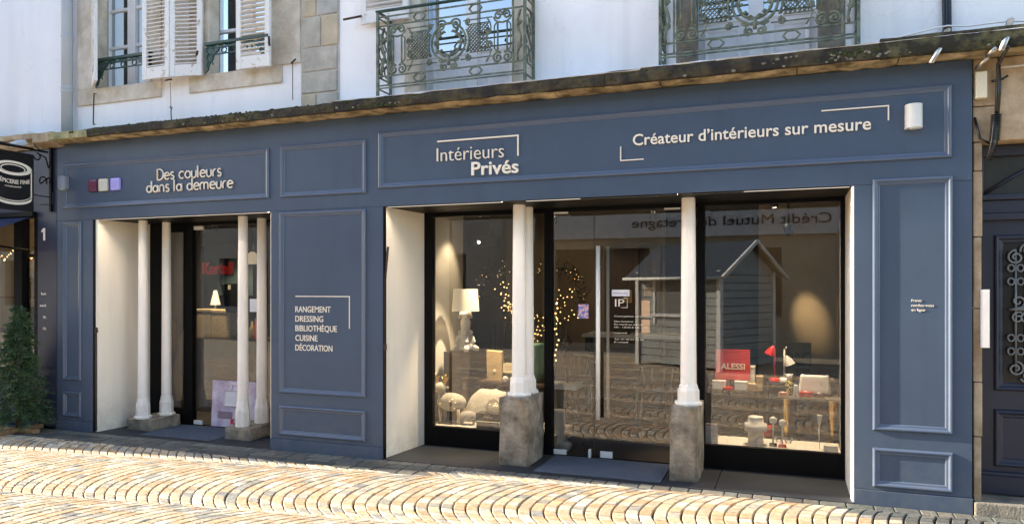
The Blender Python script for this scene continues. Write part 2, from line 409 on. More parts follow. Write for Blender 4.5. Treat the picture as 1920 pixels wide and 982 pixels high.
for a in ((-4.901, -3.879, .58, 2.425), (-4.901, -3.879, .15, .455), (.59, 1.127, .568, 2.48), (.59, 1.127, .138, .436), (-7.966, -7.676, .58, 2.42), (-7.966, -7.676, .155, .45)): panel(*a, y=.001)
# reveals of the two openings
q = MB(); q.add([(-7.44, .012, -.02), (-7.44, .012, 2.436), (-7.40, .76, 2.436), (-7.40, .76, -.02), (-7.5, .012, -.02), (-7.5, .012, 2.436), (-7.5, .76, 2.436), (-7.5, .76, -.02)], [(0, 1, 2, 3), (4, 7, 6, 5), (0, 4, 5, 1), (3, 2, 6, 7), (1, 5, 6, 2), (0, 3, 7, 4)])
q.build('jamb_lining', cream, sf)
q = MB(); q.add([(-3.678, .03, -.02), (-3.678, .03, 2.436), (-3.615, .735, 2.436), (-3.615, .735, -.02), (-3.72, .03, -.02), (-3.72, .03, 2.436), (-3.72, .735, 2.436), (-3.72, .735, -.02)], [(0, 1, 2, 3), (4, 7, 6, 5), (0, 4, 5, 1), (3, 2, 6, 7), (1, 5, 6, 2), (0, 3, 7, 4)])
q.build('jamb_lining', cream, sf)
q = MB(); q.bev(.445, .463, .03, .74, -.02, 2.436, .002); q.build('jamb_lining', creamw, sf)
q = MB(); q.bev(-5.03, -5.0085, .02, .74, -.02, 2.436, .002); q.build('jamb_lining', cream, sf)
for x in (-7.497, -3.686, .450):
    q = MB(); q.bev(x, x+.013 if x < 0 else x+.0125, .0005, .0285, .0, 2.436, .002)
    if x < 0: q.box(x+.013, x+.028, .002, .012, .0, 2.436)
    q.build('shutter_track', black if x < 0 else steel, sf)
q = MB(); q.bev(-7.5, -5.008, .015, .76, 2.4365, 2.47, .002); q.bev(-3.688, .464, .015, .76, 2.4365, 2.47, .002); q.build('soffit', black, sf)
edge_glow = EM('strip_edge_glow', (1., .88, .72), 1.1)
for xa, xb in ((-7.36, -5.05), (-3.64, -2.46), (-2.22, -.88), (-.76, .43)):
    q = MB(); q.box(xa, xb, .017, .0215, 2.4352, 2.4363); q.build('light_strip', led, sf)
    q = MB(); q.box(xa, xb, .008, .0145, 2.429, 2.4395); q.box(xa, xb, .024, .028, 2.429, 2.4363); q.build('strip_shield', black, sf)  # black lips added to hide the strip from view and from the glass
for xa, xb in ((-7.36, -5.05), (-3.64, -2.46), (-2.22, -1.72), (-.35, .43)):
    q = MB(); q.box(xa, xb, .0065, .0079, 2.4285, 2.4325); q.build('light_edge', edge_glow, sf)  # glowing line added to stand in for the hidden strip
# shutter lock bolts on the jamb edges
q = MB(); q.tube([(-3.672, .012, .1), (-3.672, .012, 1.72), (-3.64, .014, 2.05)], .012, 6); q.bev(-3.68, -3.655, -.004, .02, 1.05, 1.11, .004); q.build('shutter_bar', rust, sf)
q = MB(); q.tube([(-7.452, .0, .02), (-7.452, .0, 1.18)], .010, 6); q.bev(-7.46, -7.43, -.012, .01, 1.14, 1.2, .004); q.tube([(-7.45, -.005, 1.16), (-7.40, -.02, 1.16)], .008, 6); q.build('shutter_bar', rust, sf)

# ---- lettering on the shop front
def sign(name, at, label): return thing(name, at, label, 'sign')
s1 = sign('shop_sign', (-2.7, -.02, 2.85), 'two line cream shop name under a corner bracket on the long fascia panel')
q = MB(); write(q, 'Intérieurs', -3.104, -2.43, 2.835, .135, -.001, .014, -.012); q.build('lettering', letterw, s1); q = MB(); write(q, 'Privés', -2.75, -2.287, 2.690, .125, -.0012, .014, .016); q.build('lettering', letterw, s1)
q = MB(); q.box(-3.10, -2.287, -.012, 0.0005, 3.017, 3.03); q.box(-2.30, -2.287, -.0118, .0004, 2.842, 3.0168); q.build('corner_line', letterw, s1)
s2 = sign('shop_sign', (-.3, -.02, 2.9), 'one line cream slogan between two thin corner lines near the cream wall lamp')
q = MB(); write(q, "Créateur d’intérieurs sur mesure", -1.252, .579, 2.862, .098, -.001, .012, .010); q.build('lettering', letterw, s2)
q = MB(); q.box(.229, .703, -.01, .0005, 3.027, 3.036); q.box(.694, .703, -.0098, .0004, 2.921, 3.0268); q.build('corner_line', letterw, s2)
q = MB(); q.box(-1.362, -1.161, -.01, .0005, 2.736, 2.745); q.box(-1.362, -1.353, -.0098, .0004, 2.7452, 2.861); q.build('corner_line', letterw, s2)
s3 = sign('service_list', (-4.4, -.02, 1.3), 'five line white capital list of services on the tall middle panel')
for s_, x1, zb in (('RANGEMENT', -4.283, 1.408), ('DRESSING', -4.37, 1.312), ('BIBLIOTHÈQUE', -4.209, 1.216), ('CUISINE', -4.437, 1.118), ('DÉCORATION', -4.262, 1.020)):
    q = MB(); write(q, s_, -4.704, x1, zb, .062, .0005, .004, .005); q.build('lettering', letterw, s3)
q = MB(); q.box(-4.704, -4.061, -.003, .0015, 1.563, 1.572); q.box(-4.07, -4.061, -.0028, .0014, 1.251, 1.5628); q.build('corner_line', letterw, s3)
s4 = sign('appointment_notice', (.9, -.02, 1.5), 'three line tiny white notice on the pilaster nearest the dark house door')
for s_, x1, zb in (('Prenez', .922, 1.548), ('rendez-vous', 1.003, 1.512), ('en ligne', .945, 1.478)): q = MB(); write(q, s_, .854, x1, zb, .02, .0005, .003, .006); q.build('lettering', letterw, s4)
# rounded single-stroke lettering
def stroke_text(lines):
    q = MB(); k = [0]
    def st(pts, ox, oz, u, us=None):
        k[0] += 1; us = us or u
        q.tube([(ox+x*us, -.010-.0003*(k[0] % 5), oz+y*u) for x, y in pts], .0088, 6)
    H = 1.62
    LT = {
     'D': (1.15, [[(0, 0), (0, 1.5), (.45, 1.5)]+arc(.35, .75, .75, 90, -90, 12)[1:]+[(0, 0)]]),
     'e': (1.0, [[(.02, .5), (.93, .58)]+arc(.48, .5, .47, 8, 315, 16)]),
     's': (.72, [arc(.33, .74, .26, 35, 255, 8)+arc(.33, .26, .27, 80, -150, 8)]),
     'c': (.92, [arc(.48, .5, .48, 50, 310, 14)]),
     'o': (1.02, [arc(.48, .5, .48, 0, 360, 20)]),
     'u': (.95, [[(0, 1), (0, .42)]+arc(.4, .4, .4, 180, 360, 8)+[(.8, 1)]]),
     'l': (.28, [[(0, 0), (0, H)]]),
     'r': (.62, [[(0, 0), (0, .55)]+arc(.42, .55, .42, 180, 80, 7)]),
     'd': (1.05, [arc(.44, .48, .44, 0, 360, 18), [(.90, 0), (.90, H)]]),
     'a': (1.05, [arc(.44, .48, .44, 0, 360, 18), [(.90, 0), (.90, .98)]]),
     'n': (.98, [[(0, 0), (0, .6)]+arc(.4, .58, .4, 180, 0, 8)+[(.8, 0)]]),
     'm': (1.55, [[(0, 0), (0, .62)]+arc(.34, .62, .34, 180, 0, 8)+[(.68, 0)], [(.68, .62)]+arc(1.02, .62, .34, 180, 0, 8)+[(1.36, 0)]]),
     ' ': (.55, [])}
    for body, x0, x1, zb, u in lines:
        gp = .16; tot = sum(LT[c][0]+gp for c in body)-.12-gp; us = (x1-x0)/tot; x = x0
        for c in body:
            for p in LT[c][1]: st(p, x, zb, u, us)
            x += (LT[c][0]+gp)*us
    return q
s5 = sign('shop_sign', (-6.1, -.02, 2.8), 'two line rounded grey white lettering on the short fascia panel')
stroke_text([('Des couleurs', -6.52, -5.645, 2.838, .078)]).build('lettering', letterw, s5); stroke_text([('dans la demeure', -6.675, -5.49, 2.706, .078)]).build('lettering', letterw, s5)
for nm, x0, x1, cl, lb in (('colour_tile', -7.55, -7.417, (.13, .025, .06), 'small plum purple square tile on the fascia beside the cream tile'), ('colour_tile', -7.392, -7.253, (.62, .60, .5), 'small cream square tile between the plum and lilac ones on the fascia'), ('colour_tile', -7.21, -7.067, (.40, .36, .80), 'small lilac square tile on the fascia nearest the rounded lettering')):
    q = MB(); q.bev(x0, x1, -.022, .0, 2.753, 2.895, .02)
    tag(q.build(nm, M('tile_paint', cl, .3, .06, 8, .02, 60), at=((x0+x1)/2, 0, 2.75)), lb, 'tile', 'colour tiles on the short fascia panel')
# wall lamps
def wall_lamp(x, z0, z1, w, d, mat, label):
    t_ = thing('wall_lamp', (x, 0, z0), label, 'wall lamp', 'wall lamps on the fascia')
    q = MB(); n_ = 16
    pts = [(x-w/2+0.0, 0.)]+[(x-math.cos(PI*i/n_)*w/2, -d*(.35+.65*math.sin(PI*i/n_))) for i in range(n_+1)]+[(x+w/2, 0.)]
    k = len(pts)
    q.add([(a, b_, z0) for a, b_ in pts]+[(a, b_, z1) for a, b_ in pts], [tuple(range(k)), tuple(range(2*k-1, k-1, -1))]+[(i, (i+1) % k, (i+1) % k+k, i+k) for i in range(k)])
    q.build('lamp_body', mat, t_, bevel=.002)
    q = MB(); q.lathe([(w*.3, 0), (w*.3, -.006)], (x, -d*.5, z0), 12); q.build('lens', satin, t_)
wall_lamp(.866, 2.842, 3.02, .115, .09, M('cream_lamp', (.74, .72, .68), .4, .03), 'cream half round wall lamp beside the cream slogan')
wall_lamp(-7.93, 2.80, 2.95, .11, .09, M('grey_lamp', (.20, .22, .27), .45, .05), 'small grey wall lamp near the plum tile')

# ------------------------------------------------------------------ columns and their stones
def rough_block(x0, x1, y0, y1, z0, z1, label, seed):
    bm = bmesh.new(); bmesh.ops.create_cube(bm, size=1)
    for v in bm.verts: v.co = ((x0+x1)/2+v.co.x*(x1-x0), (y0+y1)/2+v.co.y*(y1-y0), (z0+z1)/2+v.co.z*(z1-z0))
    bmesh.ops.bevel(bm, geom=list(bm.edges), offset=.018, segments=2, affect='EDGES', profile=.5)
    bmesh.ops.subdivide_edges(bm, edges=list(bm.edges), cuts=4, use_grid_fill=True)
    rd = random.Random(seed); ph = [rd.uniform(0, 6) for _ in range(6)]
    for v in bm.verts:
        c = v.co; k = .006*(math.sin(c.x*17+ph[0])+math.sin(c.z*13+ph[1]+c.y*9)+math.sin(c.y*19+ph[2]))
        v.co += (c-Vector(((x0+x1)/2, (y0+y1)/2, c.z))).normalized()*(k+rd.gauss(0, .002))
    q = MB(); bm.verts.index_update(); q.add([v.co.copy() for v in bm.verts], [[v.index for v in f.verts] for f in bm.faces], True); bm.free()
    return tag(q.build('stone_block', granite, at=((x0+x1)/2, (y0+y1)/2, 0)), label, 'stone block', 'stone blocks carrying the columns')
rough_block(-2.54, -2.262, .175, .66, -.03, .635, 'tall square granite block under the paired white columns', 1)
rough_block(-.967, -.733, .155, .66, -.03, .635, 'tall square granite block under the lone white column', 2)
rough_block(-7.25, -6.885, .24, .70, -.03, .136, 'low granite block under the column pair nearest the cream jamb', 3)
rough_block(-5.80, -5.45, .21, .66, -.03, .137, 'low granite block under the column pair beside the lilac poster', 4)
def column(x, y, z0, r, label, base='slab', zb=.12):
    t_ = thing('column', (x, y, z0), label, 'column', 'white cast iron columns of the shopfront')
    q = MB(); hb = zb
    if base == 'slab': q.lathe([(r*1.72, 0), (r*1.80, .008), (r*1.78, .026), (r*1.5, .034)], (x, y, z0), 8, smooth=False)
    zz = .032 if base == 'slab' else 0
    q.lathe([(r*1.42, zz), (r*1.40, zz+hb*.8), (r*1.22, zz+hb), (r*1.2, zz+hb*1.12), (r*1.02, zz+hb*1.3)], (x, y, z0), 8, smooth=False)
    q.build('base', colpaint, t_, bevel=.004)
    q = MB(); z1 = 2.4365-z0
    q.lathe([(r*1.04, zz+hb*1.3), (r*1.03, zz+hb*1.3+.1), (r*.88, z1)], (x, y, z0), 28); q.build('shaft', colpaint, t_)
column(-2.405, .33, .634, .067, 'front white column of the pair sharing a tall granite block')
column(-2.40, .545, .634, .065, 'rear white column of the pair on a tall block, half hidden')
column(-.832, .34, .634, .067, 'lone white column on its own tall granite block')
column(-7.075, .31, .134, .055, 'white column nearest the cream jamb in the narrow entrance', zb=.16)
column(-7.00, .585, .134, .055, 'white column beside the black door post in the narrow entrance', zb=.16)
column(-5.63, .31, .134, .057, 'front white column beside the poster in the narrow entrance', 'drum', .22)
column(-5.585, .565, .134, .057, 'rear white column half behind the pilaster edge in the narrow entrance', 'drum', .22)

# ------------------------------------------------------------------ glazing
GY = .75
w = thing('shop_window', (-3.0, GY, 0), 'large black framed display window showing a table lamp and reindeer', 'window', 'display windows')
q = MB(); q.bev(-3.614, -3.52, GY-.03, GY+.05, -.02, 2.44, .003); q.bev(-2.284, -2.202, GY-.03, GY+.05, -.02, 2.44, .003)
q.box(-3.52, -2.284, GY-.028, GY+.048, 2.395, 2.44); q.box(-3.52, -2.284, GY-.028, GY+.05, -.02, .20); q.build('frame', black, w)
q = MB(); q.open = True; q.quad((-3.52, GY, .2), (-2.284, GY, .2), (-2.284, GY, 2.395), (-3.52, GY, 2.395)); q.build('pane', glassm, w)
w = thing('shop_window', (-.1, GY, 0), 'large black framed display window showing a toaster and red sign', 'window', 'display windows')
q = MB(); q.bev(-.80, -.732, GY-.03, GY+.05, -.02, 2.44, .003); q.bev(.412, .466, GY-.03, GY+.05, -.02, 2.44, .003)
q.box(-.732, .412, GY-.028, GY+.048, 2.405, 2.44); q.box(-.732, .412, GY-.028, GY+.05, -.02, .215); q.build('frame', black, w)
q = MB(); q.open = True; q.quad((-.732, GY, .215), (.412, GY, .215), (.412, GY, 2.405), (-.732, GY, 2.405)); q.build('pane', glassm, w)
w = thing('glass_door', (-1.7, GY, 0), 'frameless glass double door with long vertical steel pull handle', 'door')
q = MB(); q.box(-2.202, -.80, GY-.02, GY+.045, 2.4, 2.44); q.build('header', black, w)
for i, (xa, xb) in enumerate(((-2.195, -1.784), (-1.780, -.802))):
    q = MB(); q.open = True; q.quad((xa, GY, .012), (xb, GY, .012), (xb, GY, 2.398), (xa, GY, 2.398)); lf = q.build('leaf', glassm, w)
q = MB(); q.box(-1.7845, -1.7795, GY-.004, GY+.004, .012, 2.398); q.build('edge_seal', M('glass_edge', (.05, .045, .03), .3), w)
q = MB(); q.tube([(-1.725, GY-.075, .39), (-1.725, GY-.075, 2.055)], .021, 14)
for z in (.6, 1.85): q.tube([(-1.725, GY-.075, z), (-1.725, GY, z)], .010, 8)
q.build('pull_handle', steel, w)
q = MB(); q.tube([(-1.66, GY+.06, .39), (-1.66, GY+.06, 2.055)], .016, 12); q.build('pull_handle', steel, w)
for xa, xb, z0, z1 in ((-2.19, -2.045, 2.382, 2.43), (-1.105, -.96, 2.385, 2.432), (-2.19, -2.06, .014, .06), (-1.72, -1.6, .014, .075), (-.95, -.82, .014, .06)):
    q = MB(); q.bev(xa, xb, GY-.016, GY+.016, z0, z1, .003); q.build('patch_fitting', satin, w)
q = MB(); q.bev(-1.83, -1.805, GY-.05, GY-.01, .01, .09, .005); q.build('door_stop', satin, w)
# narrow entrance
w = thing('glass_door', (-6.2, GY, 0), 'black framed glazed entrance behind white columns in the narrow opening', 'door')
q = MB(); q.bev(-7.44, -7.19, GY-.03, GY+.05, -.02, 2.44, .003); q.bev(-6.87, -6.74, GY-.03, GY+.05, -.02, 2.44, .003); q.bev(-5.22, -5.03, GY-.03, GY+.05, -.02, 2.44, .003)
q.box(-7.19, -6.87, GY-.028, GY+.05, -.02, .2); q.box(-7.19, -6.87, GY-.028, GY+.05, 2.33, 2.44); q.box(-6.74, -5.22, GY-.028, GY+.05, 2.40, 2.44); q.build('frame', black, w)
for xa, xb, z0, z1 in ((-7.19, -6.87, .2, 2.33), (-6.735, -5.66, .012, 2.4), (-5.655, -5.22, .012, 2.4)):
    q = MB(); q.open = True; q.quad((xa, GY, z0), (xb, GY, z0), (xb, GY, z1), (xa, GY, z1)); q.build('leaf', glassm, w)
for xa, xb, z0, z1 in ((-6.73, -6.59, 2.35, 2.395), (-6.73, -6.60, .014, .06)):
    q = MB(); q.bev(xa, xb, GY-.016, GY+.016, z0, z1, .003); q.build('patch_fitting', satin, w)
q = MB(); q.tube([(-5.72, GY-.07, 1.15), (-5.72, GY-.07, 2.0)], .014, 10); q.build('pull_handle', steel, w)
# mats
def mat_(x0, x1, y0, y1, label):
    q = MB(); q.bev(x0, x1, y0, y1, .004, .012, .002)
    y = y0+.02
    while y < y1-.02: q.box(x0+.02, x1-.02, y, y+.012, .012, .016); y += .026
    tag(q.build('doormat', mat_m, at=((x0+x1)/2, (y0+y1)/2, .004)), label, 'doormat', 'ribbed entrance mats')
mat_(-2.16, -1.03, .04, .70, 'grey ribbed mat before the wide glass door')
mat_(-6.84, -5.86, .06, .68, 'grey ribbed mat in the narrow entrance')
# notices on the glass
def sheet(name, x0, x1, z0, z1, y, label, mat=paper, lines=0, ink=None, texts=()):
    t_ = thing(name, ((x0+x1)/2, y, z0), label, 'notice')
    q = MB(); q.box(x0, x1, y-.003, y, z0, z1); q.build('sheet', mat, t_)
    q = MB()
    for s_, xa, xb, zb, c in texts: write(q, s_, xa, xb, zb, c, y-.0032, .001, .0)
    if q.v: q.build('print', ink or M('ink', (.05, .05, .1), .6), t_)
sheet('paper_notice', -1.604, -1.433, 1.573, 1.635, GY-.012, 'small white paper notice above the initials on the glass door', texts=[('FERMETURE', -1.59, -1.45, 1.592, .018)], ink=M('violet_ink', (.35, .35, .6), .6))
sheet('paper_notice', -1.938, -1.835, 1.355, 1.493, GY-.012, 'small colourful flyer stuck on the narrow leaf of the glass door', mat=M('colour_print', (.10, .18, .5), .5, .1, 26, .0, col2=(.75, .45, .5), lo=.45, hi=.55))
sheet('paper_notice', -5.896, -5.668, 1.375, 1.525, GY-.012, 'white paper notice on the glass of the narrow entrance', texts=[('i n f o', -5.75, -5.69, 1.47, .02), ('OUVERT', -5.76, -5.68, 1.42, .015)])
t_ = thing('door_lettering', (-1.5, GY, 1.4), 'white initials in a square and opening hours lettered on the glass door', 'sign')
q = MB(); write(q, 'IP', -1.575, -1.485, 1.475, .075, GY-.006, .002, .0); q.build('initials', letterw, t_)
for s_, x1, zb, c in (('Conception intérieure', -1.22, 1.375, .016), ('Nos horaires', -1.40, 1.325, .015), ('Du mardi au samedi', -1.31, 1.297, .015), ('10h - 12h30 & 14h - 19h', -1.255, 1.269, .015), ('Le samedi', -1.46, 1.215, .015), ('Tel. 02 98 53 72 56', -1.30, 1.155, .015), ('E-mail', -1.45, 1.127, .015)):
    q = MB(); write(q, s_, -1.583, x1, zb, c, GY-.006, .002, .0); q.build('lettering', letterw, t_)
q = MB()
for a in ((-1.50, -1.455, 1.553, 1.557), (-1.459, -1.455, 1.462, 1.5528), (-1.52, -1.4592, 1.462, 1.466)): q.box(a[0], a[1], GY-.007, GY-.004, a[2], a[3])
q.build('square_outline', letterw, t_)
# ------------------------------------------------------------------ upper storey
WY = .15
def wall_grid(q, x0, x1, z0, z1, holes, y0, y1):
    xs = sorted({x0, x1, *[h[0] for h in holes], *[h[1] for h in holes]}); zs = sorted({z0, z1, *[h[2] for h in holes], *[h[3] for h in holes]})
    for xa, xb in zip(xs, xs[1:]):
        run = None
        for za, zb in zip(zs, zs[1:]):
            cx, cz = (xa+xb)/2, (za+zb)/2
            hole = any(h[0] < cx < h[1] and h[2] < cz < h[3] for h in holes)
            if not hole: run = [run[0], zb] if run else [za, zb]
            if hole or zb == zs[-1]:
                if run: q.box(xa, xb, y0, y1, run[0], run[1]); run = None
house = thing('town_house', (-3.4, WY, 3.3), 'white plastered upper storey of the old house above the blue shopfront', 'house')
WIN = [(-7.67, -6.80, 3.985, 5.7), (-6.07, -5.06, 3.985, 5.7), (-3.44, -2.34, 3.42, 5.9), (-.82, .28, 3.42, 5.9)]
q = MB(); wall_grid(q, -7.93, 1.26, 3.335, 8.2, WIN, WY, WY+.3); q.build('wall', plaster, house)
# stone surrounds
q = MB()
q.bev(-7.905, -6.62, WY-.022, WY+.02, 3.80, 3.984, .008); q.bev(-7.905, -7.60, WY-.0215, WY+.13, 3.9845, 5.9, .006); q.bev(-6.82, -6.62, WY-.021, WY+.13, 3.9845, 5.9, .006); q.box(-7.66, -6.81, WY+.021, WY+.2, 3.9, 3.9875)
q.build('window_surround', sandst, house)
q = MB()
q.bev(-6.213, -4.975, WY-.022, WY+.02, 3.80, 3.984, .008); q.bev(-6.213, -5.925, WY-.0215, WY+.13, 3.9845, 5.9, .006); q.bev(-5.15, -4.75, WY-.0215, WY+.13, 3.9845, 5.9, .006); q.box(-6.06, -5.07, WY+.021, WY+.2, 3.9, 3.9875)
q.build('window_surround', sandst, house)
for xa, xb in ((-3.36, -2.41), (-.74, .21)):
    q = MB(); q.bev(xa-.17, xa, WY-.012, WY+.13, 3.437, 5.9, .006); q.bev(xb, xb+.2, WY-.012, WY+.13, 3.437, 5.9, .006); q.build('door_surround', granite_w if xa > -2 else sandst, house)
# quoin stones
z = 3.40; i = 0
rd = random.Random(4)
while z < 5.4:
    h = rd.uniform(.22, .34); cuts = [-4.735, -4.735+.44*rd.choice([.42, .55, 1.]), -4.285]
    for xa, xb in zip(cuts, cuts[1:]):
        if xb-xa < .05: continue
        q = MB(); q.bev(xa+.006, xb-.006, WY-.014-rd.random()*.006, WY+.01, z+.006, z+h-.006, .012); q.build('quoin_stone', quoin_m[rd.randrange(3)], house)
    z += h; i += 1
q = MB(); q.box(-4.745, -4.275, WY-.004, WY+.01, 3.37, 5.45); q.build('quoin_mortar', M('lime_mortar', (.55, .52, .46), .9, .1, 8, .3, 60), house)
# casements and French doors
def casement(x0, x1, z0, z1, rows, split, solid=0., mull=.5, name='window'):
    yy = WY+.19; f = .055
    q = MB(); q.bev(x0, x0+f, yy-.03, yy+.04, z0, z1, .004); q.bev(x1-f, x1, yy-.03, yy+.04, z0, z1, .004)
    q.box(x0+f, x1-f, yy-.028, yy+.038, z0, z0+f); xm = x0+(x1-x0)*mull; q.bev(xm-.06, xm+.06, yy-.036, yy+.03, z0+f, z1, .006)
    zb = z0+solid
    if solid:
        q.box(x0+f, x1-f, yy-.01, yy+.02, z0+f, zb)
    w_ = q.build(name, whitewood, house)
    n_ = int((z1-zb)/rows)
    for k in range(0 if solid else 1, n_+1):
        zz = zb+k*rows+(0 if solid else .075); 
        for a, b_ in ((x0+f, xm-.06), (xm+.06, x1-f)): q = MB(); q.box(a, b_, yy-.022, yy+.02, zz-.016, zz+.016); q.build('muntin', whitewood, w_)
    if solid:
        for a, b_ in ((x0+f+.06, xm-.12), (xm+.12, x1-f-.06)):
            q = MB(); q.open = True; q.frame(a, b_, z0+.12, zb-.06, yy-.01, [(0, -.001), (.01, .012), (.03, .008), (.04, -.001)])
            q.build('door_panel', whitewood, w_)
    q = MB(); q.open = True; q.quad((x0+f, yy+.012, zb+.002), (x1-f, yy+.012, zb+.002), (x1-f, yy+.012, z1), (x0+f, yy+.012, z1)); q.build('pane', doorglass if solid else winglass, w_)
    q = MB(); q.open = True
    xx = x0+f
    pts = []
    while xx < x1-f-.001: pts.append(xx); xx += .03
    for a, b_ in zip(pts, pts[1:]):
        if abs((a+b_)/2-xm) < .18 and not solid: continue
        ya = yy+.16+.02*math.sin(a*70); yb = yy+.16+.02*math.sin(b_*70); q.quad((a, ya, zb), (b_, yb, zb), (b_, yb, z1), (a, ya, z1))
    q.build('curtain', M('grey_curtain', (.16, .15, .14) if not solid else (.5, .5, .54), .9, .1, 8, .0), w_)
casement(-7.665, -6.805, 3.989, 5.7, .44, True, mull=.48)
casement(-6.065, -5.065, 3.989, 5.7, .44, True)
casement(-3.435, -2.345, 3.42, 5.9, .9, False, .52, name='french_door')
casement(-.815, .275, 3.42, 5.9, .9, False, .52, name='french_door')
# louvred shutters
def shutter(p, ang, w_, z0, z1, label, th=.035, tilt=32, gap=.043):
    q = MB(); c_, s_ = math.cos(R(ang)), math.sin(R(ang))
    q.xf = lambda v: Vector((p[0]+v.x*c_-v.y*s_, p[1]+v.x*s_+v.y*c_, v.z))
    st = .06
    q.bev(0, st, 0, th, z0, z1, .004); q.bev(w_-st, w_, 0, th, z0, z1, .004); q.bev(st, w_-st, .002, th-.002, z0+.004, z0+.13, .004)
    o = q.build('shutter', shutpaint, house); o['label'] = label
    xf_ = q.xf; q = MB(); q.xf = xf_; z = z0+.15; ct, sn = math.cos(R(tilt)), math.sin(R(tilt)); rd = random.Random(int(p[0]*100))
    while z < z1-.02:
        j = rd.uniform(-.25, .25)
        pts = []
        for y, zz in ((-.021, -.004), (.021, -.004), (.021, .004), (-.021, .004)):
            a = R(tilt)+j*.25; pts.append((th/2+y*math.cos(a)-zz*math.sin(a), z+y*math.sin(a)+zz*math.cos(a)))
        vs = [Vector((x, y, zz)) for x in (st-.002, w_-st+.002) for y, zz in pts]
        q.add(vs, [(0, 1, 2, 3), (7, 6, 5, 4)]+[(i, i+4, (i+1) % 4+4, (i+1) % 4) for i in range(4)])
        z += gap
    oo = q.build('louvre_slats', shutpaint, o)
    return o
shutter((-7.64, .10), -36, .38, 3.99, 5.6, 'peeling white louvred shutter folded out edge on beside the drainpipe window')
shutter((-6.735, -.02), 0, .385, 3.955, 5.6, 'peeling white louvred shutter half covering the window nearest the drainpipe')
shutter((-6.345, -.015), 12, .38, 3.955, 5.6, 'dirtier louvred shutter between the two upper windows')
shutter((-5.475, .02), 0, .43, 3.95, 5.6, 'louvred shutter half covering the second window, bright gaps between its slats', tilt=-30, gap=.05)
shutter((-3.99, .08), 0, .53, 4.262, 5.7, 'white louvred shutter standing open between quoin stones and balcony')
# shutter stays and hooks
def stay(pts, r=.007):
    q = MB(); q.tube(pts, r, 6); q.build('shutter_stay', rust, house)
stay([(-7.60, .14, 3.92), (-7.60, .10, 3.92), (-7.60, .09, 3.60), (-7.585, .08, 3.55), (-7.56, .08, 3.552)])
stay([(-6.40, -.02, 3.92), (-6.32, -.06, 3.91), (-6.25, -.08, 3.90)], .010)
stay([(-6.40, .05, 3.92), (-6.40, .06, 3.66)], .003); stay([(-6.40, .06, 3.66), (-6.415, .06, 3.645), (-6.40, .06, 3.63), (-6.385, .06, 3.645), (-6.40, .06, 3.60), (-6.39, .06, 3.45)], .006)
stay([(-4.86, .14, 3.99), (-4.72, .02, 3.98)], .009); stay([(-4.83, .12, 3.98), (-4.83, .12, 3.60)], .004)
stay([(-5.05, .02, 4.25), (-5.03, .0, 4.20), (-5.035, .01, 4.15)], .012); stay([(-5.95, -.02, 4.19), (-5.945, -.04, 4.14)], .013)
stay([(-3.97, .07, 4.34), (-4.15, .02, 4.31)], .011)
# ---- cornice over the shop front
mossy = M('dark_mossy_stone', (.02, .018, .010), .9, .3, 6, .6, 50, col2=(.22, .20, .09), detail=10, lo=.45, hi=.8)
def strip_block(q, x0, x1, prof, seed, step=.09, amp=.004):
    rd = random.Random(seed); n_ = max(2, int((x1-x0)/step)); m_ = len(prof); vs = []; fs = []
    for i in range(n_+1):
        x = x0+(x1-x0)*i/n_
        for y, z in prof: vs.append((x, y+rd.gauss(0, amp), z+rd.gauss(0, amp)))
    for i in range(n_):
        for k in range(m_):
            l = (k+1) % m_; fs.append((i*m_+k, i*m_+l, (i+1)*m_+l, (i+1)*m_+k))
    fs.append(tuple(range(m_))); fs.append(tuple(n_*m_+k for k in range(m_-1, -1, -1)))
    q.add(vs, fs)
xs = [-7.95, -7.05, -5.9, -4.95, -4.0, -3.15, -1.9, -1.0, .05, .75, 1.9, 3.2]
for i, (a, b_) in enumerate(zip(xs, xs[1:])):
    q = MB(); strip_block(q, a+.004, b_-.004, [(.149, 3.332), (-.02, 3.332), (-.10, 3.325), (-.175, 3.342), (-.178, 3.36), (.149, 3.36)], i); q.build('cornice_stone', ledge, house)
for i, (a, b_) in enumerate(zip([-7.35, -4.1, -1.45, .62], [-4.1, -1.45, .62, 3.2])):
    q = MB(); strip_block(q, a+.002, b_-.002, [(-.18, 3.338), (-.205, 3.345), (-.212, 3.40), (-.205, 3.428+.012*i+(.02 if i == 3 else 0)), (.149, 3.435+.012*i), (.149, 3.362), (-.17, 3.362)], 20+i, .12, .003); q.build('gutter', gutter_m if i < 3 else mossy, house)
q = MB(); strip_block(q, -7.95, -7.355, [(-.18, 3.338), (-.205, 3.345), (-.205, 3.42), (.149, 3.432), (.149, 3.362), (-.17, 3.362)], 29, .1, .003); q.build('gutter', M('mossy_stone', (.16, .17, .07), .9, .3, 9, .6, 50, col2=(.42, .38, .22)), house)
q = MB()
for i in range(12):
    a = -4.15+i*.6; zf = 3.431+(.012 if a < -1.45 else .024)
    strip_block(q, a, a+.598, [(-.214, zf), (-.205, zf-.004), (.12, zf+.002), (.12, zf+.010), (-.2, zf+.008)], 40+i, .1, .0025)
q.build('flashing', lead, house)
